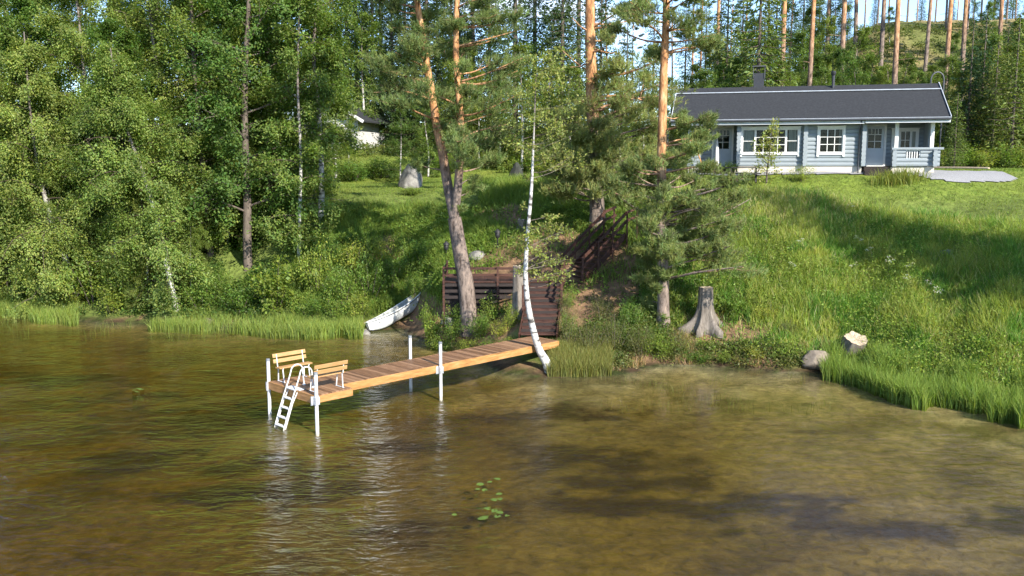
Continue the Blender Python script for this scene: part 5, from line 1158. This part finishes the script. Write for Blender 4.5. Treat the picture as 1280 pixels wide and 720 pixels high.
for (px, Y, w, h, v) in ((440, 60, 60, 30, 1), (475, 62, 60, 34, 1), (560, 64, 60, 26, 0), (600, 66, 60, 24, 2), (640, 65, 60, 26, 1), (690, 58, 60, 34, 2), (720, 56, 60, 40, 1), (755, 55, 56, 40, 3), (790, 53, 56, 40, 3), (815, 56, 50, 40, 1), (840, 58, 50, 40, 3), (860, 60, 44, 30, 1), (672, 62, 50, 30, 0), (395, 58, 60, 40, 1)):
    p = base(px, Y); s = Y / F_; r = place(SH[v], 0, 0, 1, 'leafy bush at the back edge of the clearing', B7, xyz=p); r.scale = (w * s / 2.2, w * s / 2.2, h * s / 1.75)
bush(514, 243, 34, 14, 1, 'low weeds growing round the pointed boulder')
# sapling by the house
g = ground(958, 229); b, l = grounded([(958, 229, g[1]), (959, 212, g[1]), (962, 190, g[1]), (965, 160, g[1])], .1)
mb, cr = broadleaf(l, .035, .8, .12, 16, 5, 20, .12, col=(.21, .26, .07), up=.9, droop=.1, sig=.18, topr=.45); plant_tree('sapling', b, mb, cr, M['bark'], M['leaf'], 'thin leafy sapling on the lawn before the wide triple window', 'sapling')
for pr in PB + PA + PS + PY + PK + PP_ + SH:
    if '_p' in pr: del pr['_p']
# ================================================================== GRASS, REEDS AND HERBS (beyond counting)
def blades(X, Y, Z, h, w, col, lean=.35, var=.25, tipy=None):
    n = len(X); a = rng.uniform(0, 2 * PI, n); d = np.stack([np.cos(a), np.sin(a), np.zeros(n)], 1); P = np.stack([X, Y, Z - .03], 1)
    la = rng.uniform(0, 2 * PI, n); le = np.abs(rng.normal(0, lean, n)); T = np.stack([np.cos(la) * np.sin(le), np.sin(la) * np.sin(le), np.cos(le)], 1)
    w = (w * rng.uniform(.7, 1.3, n))[:, None]; h = h[:, None]
    mid = P + T * h * .55; tip = mid + unit(T + np.stack([np.cos(la), np.sin(la), -.3 * np.ones(n)], 1) * (.25 + le[:, None])) * h * .5
    V = np.stack([P - d * w / 2, P + d * w / 2, mid + d * w * .4, mid - d * w * .4, tip], 1).reshape(-1, 3)
    b = (np.arange(n) * 5)[:, None]
    Fc = np.concatenate([b + np.array([[0, 1, 2]]), b + np.array([[0, 2, 3]]), b + np.array([[3, 2, 4]])])
    c = col * rng.uniform(1 - var, 1 + var, (n, 1)) * np.stack([rng.uniform(.85, 1.2, n), np.ones(n), rng.uniform(.7, 1.2, n)], 1)
    C = np.repeat(c, 5, 0)
    return V, Fc, C
def scatter(n, u0, u1, y0, y1):
    """random ground points spread over a view-shaped patch of land (u = X / Y)"""
    Y = y0 + (y1 - y0) * rng.random(n) ** 1.0; X = rng.uniform(u0, u1, n) * Y; return X, Y
def finish(name, V, Fc, C, mat=None): return tag(link(name, np_mesh(name, V, Fc, C), mat or M['grass']), kind='stuff')
Ys = lambda n, a, b: rng.uniform(a, b, n)
HC = hw(.4, 3.0)
def off_house(X, Y, mu=.25):
    dx = X - HP[0]; dy = Y - HP[1]; u = dx * HD[0] + dy * HD[1]; v = dx * HN[0] + dy * HN[1]
    return ~((u > -5.9 - mu) & (u < 6.6 + mu) & (v > -.5 - mu) & (v < 6.3))
def off_boat(X, Y): return (np.hypot(X - bx, Y - by) > 1.0) & (np.hypot(X - bx - .9 * math.cos(yaw), Y - by - .9 * math.sin(yaw)) > 1.0) & (np.hypot(X - bx + .9 * math.cos(yaw), Y - by + .9 * math.sin(yaw)) > 1.0)
def off_deck(X, Y):
    a_ = (X > X0 - .1) & (X < X1 + .2) & (Y > Y0 - .2) & (Y < Y1); q = (X > .2) & (X < 2.3) & (Y > 33.8) & (Y < Y0)
    dx = X - B[0]; dy = Y - B[1]; s = dx * a[0] + dy * a[1]; t = dx * c_[0] + dy * c_[1]; f = (s > -.3) & (s < 3.0) & (t > -1.3) & (t < .15)
    return ~(a_ | q | f)
a = np.array([math.cos(ang), math.sin(ang)]); c_ = np.array([math.sin(ang), -math.cos(ang)])
# --- tall grass of the sunny bank on the right
X, Y = scatter(230000, .14, .66, 27.5, 46.5); Z = terrain(X, Y); px, py, lw_, so, n1, n2 = ground_zone(X, Y, Z)
edge = 5.8 - .95 * sstep(985, 1150, px) - .35 * sstep(1150, 1280, px)
dens = sstep(.2, .5, Z) * (1 - sstep(edge, edge + .35, Z)) * (1 - .86 * so) * np.clip(.25 + 1.5 * fbm(X * .9, Y * .9, 61), 0, 1) * np.where(px < 900, .45, 1)
k = (rng.random(len(X)) < dens) & off_house(X, Y) & off_deck(X, Y); X, Y, Z, px, n1 = X[k], Y[k], Z[k], px[k], fbm(X[k] * .6, Y[k] * .6, 71)
n3 = fbm(X * 1.3, Y * 1.3, 81)[:, None]
hgt = (.28 + .55 * n1 * sstep(.5, 2.0, Z)) * rng.uniform(.6, 1.35, len(X)) * (1 - .35 * sstep(4.6, 5.8, Z) * (px > 1150))
col = np.array([.17, .265, .042]) * (1 - n3) + np.array([.38, .40, .085]) * n3; straw = .25 * (1 - sstep(.6, 1.8, Z)) + fbm(X * .8, Y * .8, 201) * sstep(3.6, 5.4, Z) * (1 - sstep(1030, 1110, px)) + .13 * (fbm(X * 2.1, Y * 2.1, 203) > .55); dry = rng.random(len(X)) < .06 + .55 * straw; col = np.where(dry[:, None], np.array([.42, .39, .18]), col); fresh = (fbm(X * 1.0, Y * 1.0, 207) > .57) & ~dry; col = np.where(fresh[:, None], np.array([.14, .26, .04]), col)
finish('tall_grass', *blades(X, Y, Z, hgt, .026, col))
# --- rough grass on the slope below the left clearing
X, Y = scatter(150000, -.24, .16, 38, 54); Z = terrain(X, Y); px, py, lw_, so, n1, n2 = ground_zone(X, Y, Z)
dens = sstep(.3, .7, Z) * (1 - .92 * so) * np.clip(.1 + 1.5 * fbm(X * .7, Y * .7, 63), 0, 1) * (1 - sstep(4.7, 5.3, Z) * (px < 600))
k = (rng.random(len(X)) < dens) & off_deck(X, Y) & off_boat(X, Y); X, Y, Z = X[k], Y[k], Z[k]; n3 = fbm(X * .8, Y * .8, 83)[:, None]
finish('slope_grass', *blades(X, Y, Z, (.25 + .55 * n3[:, 0]) * rng.uniform(.6, 1.3, len(X)), .03, np.array([.10, .19, .03]) * (1 - n3) + np.array([.21, .28, .05]) * n3))
# --- mown lawn
X, Y = scatter(300000, -.26, .66, 36, 80); Z = terrain(X, Y); px, py, lw_, so, n1, n2 = ground_zone(X, Y, Z)
lim = np.where(px < 620, 5.0, 5.7 - .95 * sstep(985, 1150, px) - .35 * sstep(1150, 1280, px))
k = (Z > lim) & (Z < 9.0) & off_house(X, Y) & (rng.random(len(X)) < (1 - .9 * so) * (1 - .5 * sstep(56, 80, Y))) & ~in_yard(X, Y); X, Y, Z = X[k], Y[k], Z[k]; n3 = np.clip(fbm(X * .35, Y * .35, 91) * 1.5 - .25 + .25 * (rng.random(len(X)) - .5), 0, 1)[:, None]
finish('lawn_grass', *blades(X, Y, Z, .085 * rng.uniform(.5, 1.8, len(X)), .03, np.array([.13, .21, .034]) * (1 - n3) + np.array([.23, .265, .05]) * n3, .55))
# --- reeds along the shore
def shore_scatter(n, u0, u1, ya, yb, zlo, zhi):
    X, Y = scatter(n, u0, u1, ya, yb); Z = terrain(X, Y); k = (Z > zlo) & (Z < zhi); return X[k], Y[k], Z[k]
RX, RY, RZ, RH, RC = [], [], [], [], []
for (n, u0, u1, ya, yb, zl, zh, h0, h1, cl, thr) in ((90000, .345, .66, 25.5, 33, -.12, .55, .5, .95, (.16, .26, .05), .22), (110000, -.6, -.165, 39, 49, -.15, .35, .3, .75, (.17, .25, .055), .36), (20000, .04, .11, 31.5, 35, -.02, .5, .3, .6, (.16, .18, .05), .3)):
    X, Y, Z = shore_scatter(n, u0, u1, ya, yb, zl, zh); nn = fbm(X * .5, Y * .5, 101); pxx, _p = proj(X, Y, Z); nn = nn - .22 * ((pxx > 98) & (pxx < 186)) + .12 * (pxx < 70); k = (rng.random(len(X)) < sstep(thr, thr + .22, nn)) & (np.hypot(X + 8.5, Y - 42.5) > 0) & off_boat(X, Y); X, Y, Z, nn = X[k], Y[k], Z[k], nn[k]
    RX.append(X); RY.append(Y); RZ.append(Z); RH.append(np.maximum((h0 + (h1 - h0) * nn) * rng.uniform(.6, 1.25, len(X)), 0) + np.maximum(-Z, 0)); RC.append(np.array(cl)[None] * (.75 + .5 * nn[:, None]))
X, Y, Z, Hh, Cc = map(np.concatenate, (RX, RY, RZ, RH, RC)); finish('reeds', *blades(X, Y, Z, Hh, .024, Cc, .16))
# thin sparse reeds standing in the shallow water
X, Y = scatter(5200, .10, .36, 27.5, 33.2); Z = terrain(X, Y); k = (Z < -.03) & (Z > -.26) & (fbm(X * .7, Y * .9, 111) > .54) & (rng.random(len(X)) < .16); X, Y, Z = X[k], Y[k], Z[k]
A = blades(X, Y, Z, -Z + rng.uniform(.08, .34, len(X)), .012, np.array([[.16, .17, .05]] * len(X)), .22)
X, Y = scatter(6000, -.58, -.2, 39, 46); Z = terrain(X, Y); k = (Z < -.05) & (Z > -.34) & (fbm(X * .6, Y * .6, 115) > .5) & (rng.random(len(X)) < .35); X, Y, Z = X[k], Y[k], Z[k]
A2 = blades(X, Y, Z, -Z + rng.uniform(.1, .45, len(X)), .014, np.array([[.14, .18, .04]] * len(X)), .15)
finish('water_reeds', *merge([A, A2]))
# --- leafy herbs: ferns, willowherb and weeds as one ground cover
HX = []
for (n, u0, u1, ya, yb, zl, zh, cl, sz, hh) in ((15000, -.62, -.16, 41, 56, .1, 5.5, (.075, .135, .026), .13, .35), (14000, -.2, .12, 37.5, 52, .25, 5.0, (.17, .25, .045), .12, .36), (7500, .05, .3, 33, 45, .2, 5.5, (.10, .15, .03), .11, .28), (9000, .2, .6, 28, 44, .2, 4.8, (.22, .30, .055), .085, .5), (16000, -.3, .7, 57, 100, 6.8, 30, (.10, .13, .03), .22, .5), (5000, .05, .33, 32.5, 35.0, .03, .6, (.13, .15, .045), .10, .25)):
    X, Y = scatter(n, u0, u1, ya, yb); Z = terrain(X, Y); px, py, lw_, so, n1, n2 = ground_zone(X, Y, Z); nn = fbm(X * .6, Y * .6, 121)
    k = (Z > zl) & (Z < zh) & (nn > .40) & (rng.random(len(X)) < (1 - .9 * so)) & off_deck(X, Y) & off_house(X, Y) & off_boat(X, Y) & ~in_yard(X, Y) & ~((Z > 4.6) & (Y < 57) & (X > 9))
    k &= ~((Y > 48) & (Y < 72) & (X < 9) & (X > -14) & (Z > 5.0))
    X, Y, Z, nn = X[k], Y[k], Z[k], nn[k]; m = 14; P = np.repeat(np.stack([X, Y, Z], 1), m, 0) + np.stack([rng.normal(0, .16, m * len(X)), rng.normal(0, .16, m * len(X)), rng.uniform(.0, hh, m * len(X)) * np.repeat(.5 + nn, m)], 1)
    A = np.stack([rng.normal(0, 1, len(P)), rng.normal(0, 1, len(P)), rng.uniform(-.2, .7, len(P))], 1)
    HX.append(leaves(P, A, sz, .5, cl, .3, np.repeat(rng.uniform(.7, 1.3, len(X)), m)))
finish('undergrowth', *merge(HX), mat=M['leaf'])
# --- dead grass and litter along the cut bank
X, Y = scatter(30000, .03, .36, 32.2, 36.5); Z = terrain(X, Y); nn = fbm(X * .9, Y * .9, 131); k = (Z > .02) & (Z < .9) & (nn > .5); X, Y, Z = X[k], Y[k], Z[k]
finish('dry_grass', *blades(X, Y, Z, rng.uniform(.15, .4, len(X)), .02, np.array([[.34, .27, .14]] * len(X)), .9))
# --- white flowering plants on the bank: each a plant of its own
def flower_mesh():
    mb = MB(); P = []
    for i in range(5):
        e = (random.uniform(-.18, .18), random.uniform(-.18, .18), random.uniform(.65, .95)); mb.tube([(0, 0, -.05), (e[0] * .5, e[1] * .5, e[2] * .5), e], [.008, .006, .004], 4, cap=False); P.append(e)
    return mb, P
fm, fp = flower_mesh(); fpr = empty('flowering_plant', (0, 0, -200)); tag(fpr, 'tall plant with loose white flower heads in the bank grass', 'plant', 'white flowering plants on the bank')
link('stems', fm.mesh('stems'), surf_mat('green_stem', (.09, .15, .03)), fpr); 
for e in fp[:4]:
    Pq = np.array(e) + rng.normal(0, .04, (16, 3)) * np.array([1, 1, .5]); V, Fc, C = leaves(Pq, rng.normal(0, 1, Pq.shape), .035, .8, (.62, .62, .56), .1); link('flower_head', np_mesh('flower_head', V, Fc, C), M['leaf'], fpr)
for i, (x, y) in enumerate(((1072, 322), (1085, 332), (1132, 366), (1066, 352), (1110, 350), (990, 350), (1170, 390), (1064, 276), (1136, 352), (1160, 372), (1000, 318))):
    p = ground(x, y)
    if i == 0: fpr.location = tuple(p)
    else: copy_thing(fpr, p, random.uniform(0, 6), random.uniform(.7, 1.1))
# tall grass tuft before the right porch
p = ground(1122, 228); X = p[0] + rng.normal(0, .55, 900); Y = p[1] + rng.normal(0, .28, 900); Z = terrain(X, Y); n3 = rng.random((900, 1))
o = link('grass_tuft', np_mesh('grass_tuft', *blades(X, Y, Z, rng.uniform(.35, .85, 900), .024, np.array([.11, .18, .03]) * (1 - n3) + np.array([.2, .23, .05]) * n3, .3)), M['grass']); tag(o, 'clump of tall grass growing in front of the right porch', 'grass clump')
# ================================================================== LIGHT AND CAMERA
SAZ = (.56, -.83); SEL = R_(33)
w = bpy.data.worlds.new('World'); S.world = w; w.use_nodes = True; nt = w.node_tree; nt.nodes.clear()
sky = N(nt, 'ShaderNodeTexSky'); sky.sky_type = 'NISHITA'; sky.sun_disc = False; sky.sun_elevation = SEL; sky.sun_rotation = math.atan2(SAZ[0], SAZ[1]); sky.air_density = .8; sky.dust_density = .15; sky.ozone_density = 3.0
# thin fair-weather cloud mixed into the sky
tc = N(nt, 'ShaderNodeTexCoord'); mp = N(nt, 'ShaderNodeMapping'); mp.inputs['Scale'].default_value = (1, 1, 2.6); L(nt, tc.outputs['Generated'], mp.inputs[0])
cn = N(nt, 'ShaderNodeTexNoise'); cn.inputs['Scale'].default_value = 3.2; cn.inputs['Detail'].default_value = 7; cn.inputs['Roughness'].default_value = .6; L(nt, mp.outputs[0], cn.inputs['Vector'])
cr_ = ramp(nt, [(.54, (0, 0, 0)), (.74, (1, 1, 1))], cn.outputs['Fac'])
mx = N(nt, 'ShaderNodeMix', data_type='RGBA'); L(nt, cr_.outputs[0], mx.inputs[0]); L(nt, sky.outputs[0], mx.inputs[6]); mx.inputs[7].default_value = (5.5, 5.7, 6, 1)
bg = N(nt, 'ShaderNodeBackground'); bg.inputs['Strength'].default_value = .15; L(nt, mx.outputs[2], bg.inputs[0]); o = N(nt, 'ShaderNodeOutputWorld'); L(nt, bg.outputs[0], o.inputs[0])
ld_ = bpy.data.lights.new('sun', 'SUN'); ld_.energy = 4.6; ld_.angle = R_(.53); ld_.color = (1, .93, .82); so_ = bpy.data.objects.new('sun', ld_); COL.objects.link(so_)
from mathutils import Vector, Matrix
h = math.hypot(*SAZ); sd = Vector((SAZ[0] / h * math.cos(SEL), SAZ[1] / h * math.cos(SEL), math.sin(SEL))); so_.rotation_euler = (-sd).to_track_quat('-Z', 'Y').to_euler(); so_.location = sd * 100
cd = bpy.data.cameras.new('camera'); co = bpy.data.objects.new('camera', cd); COL.objects.link(co); co.location = (0, 0, H_); co.rotation_euler = (PI / 2 - PITCH, 0, 0); cd.sensor_width = 36; cd.lens = 36 * F_ / 1280; cd.clip_end = 5000; cd.clip_start = .1; S.camera = co
S.view_settings.view_transform = 'Standard'; S.view_settings.look = 'None'; S.view_settings.exposure = EXPO if 'EXPO' in globals() else 1.27; S.view_settings.gamma = 1
S.render.engine = 'CYCLES'; cy = S.cycles; cy.max_bounces = 7; cy.diffuse_bounces = 3; cy.glossy_bounces = 3; cy.transmission_bounces = 4; cy.transparent_max_bounces = 16; cy.volume_bounces = 0; cy.use_adaptive_sampling = True; cy.adaptive_threshold = .02; cy.use_denoising = True; cy.caustics_reflective = False; cy.caustics_refractive = False
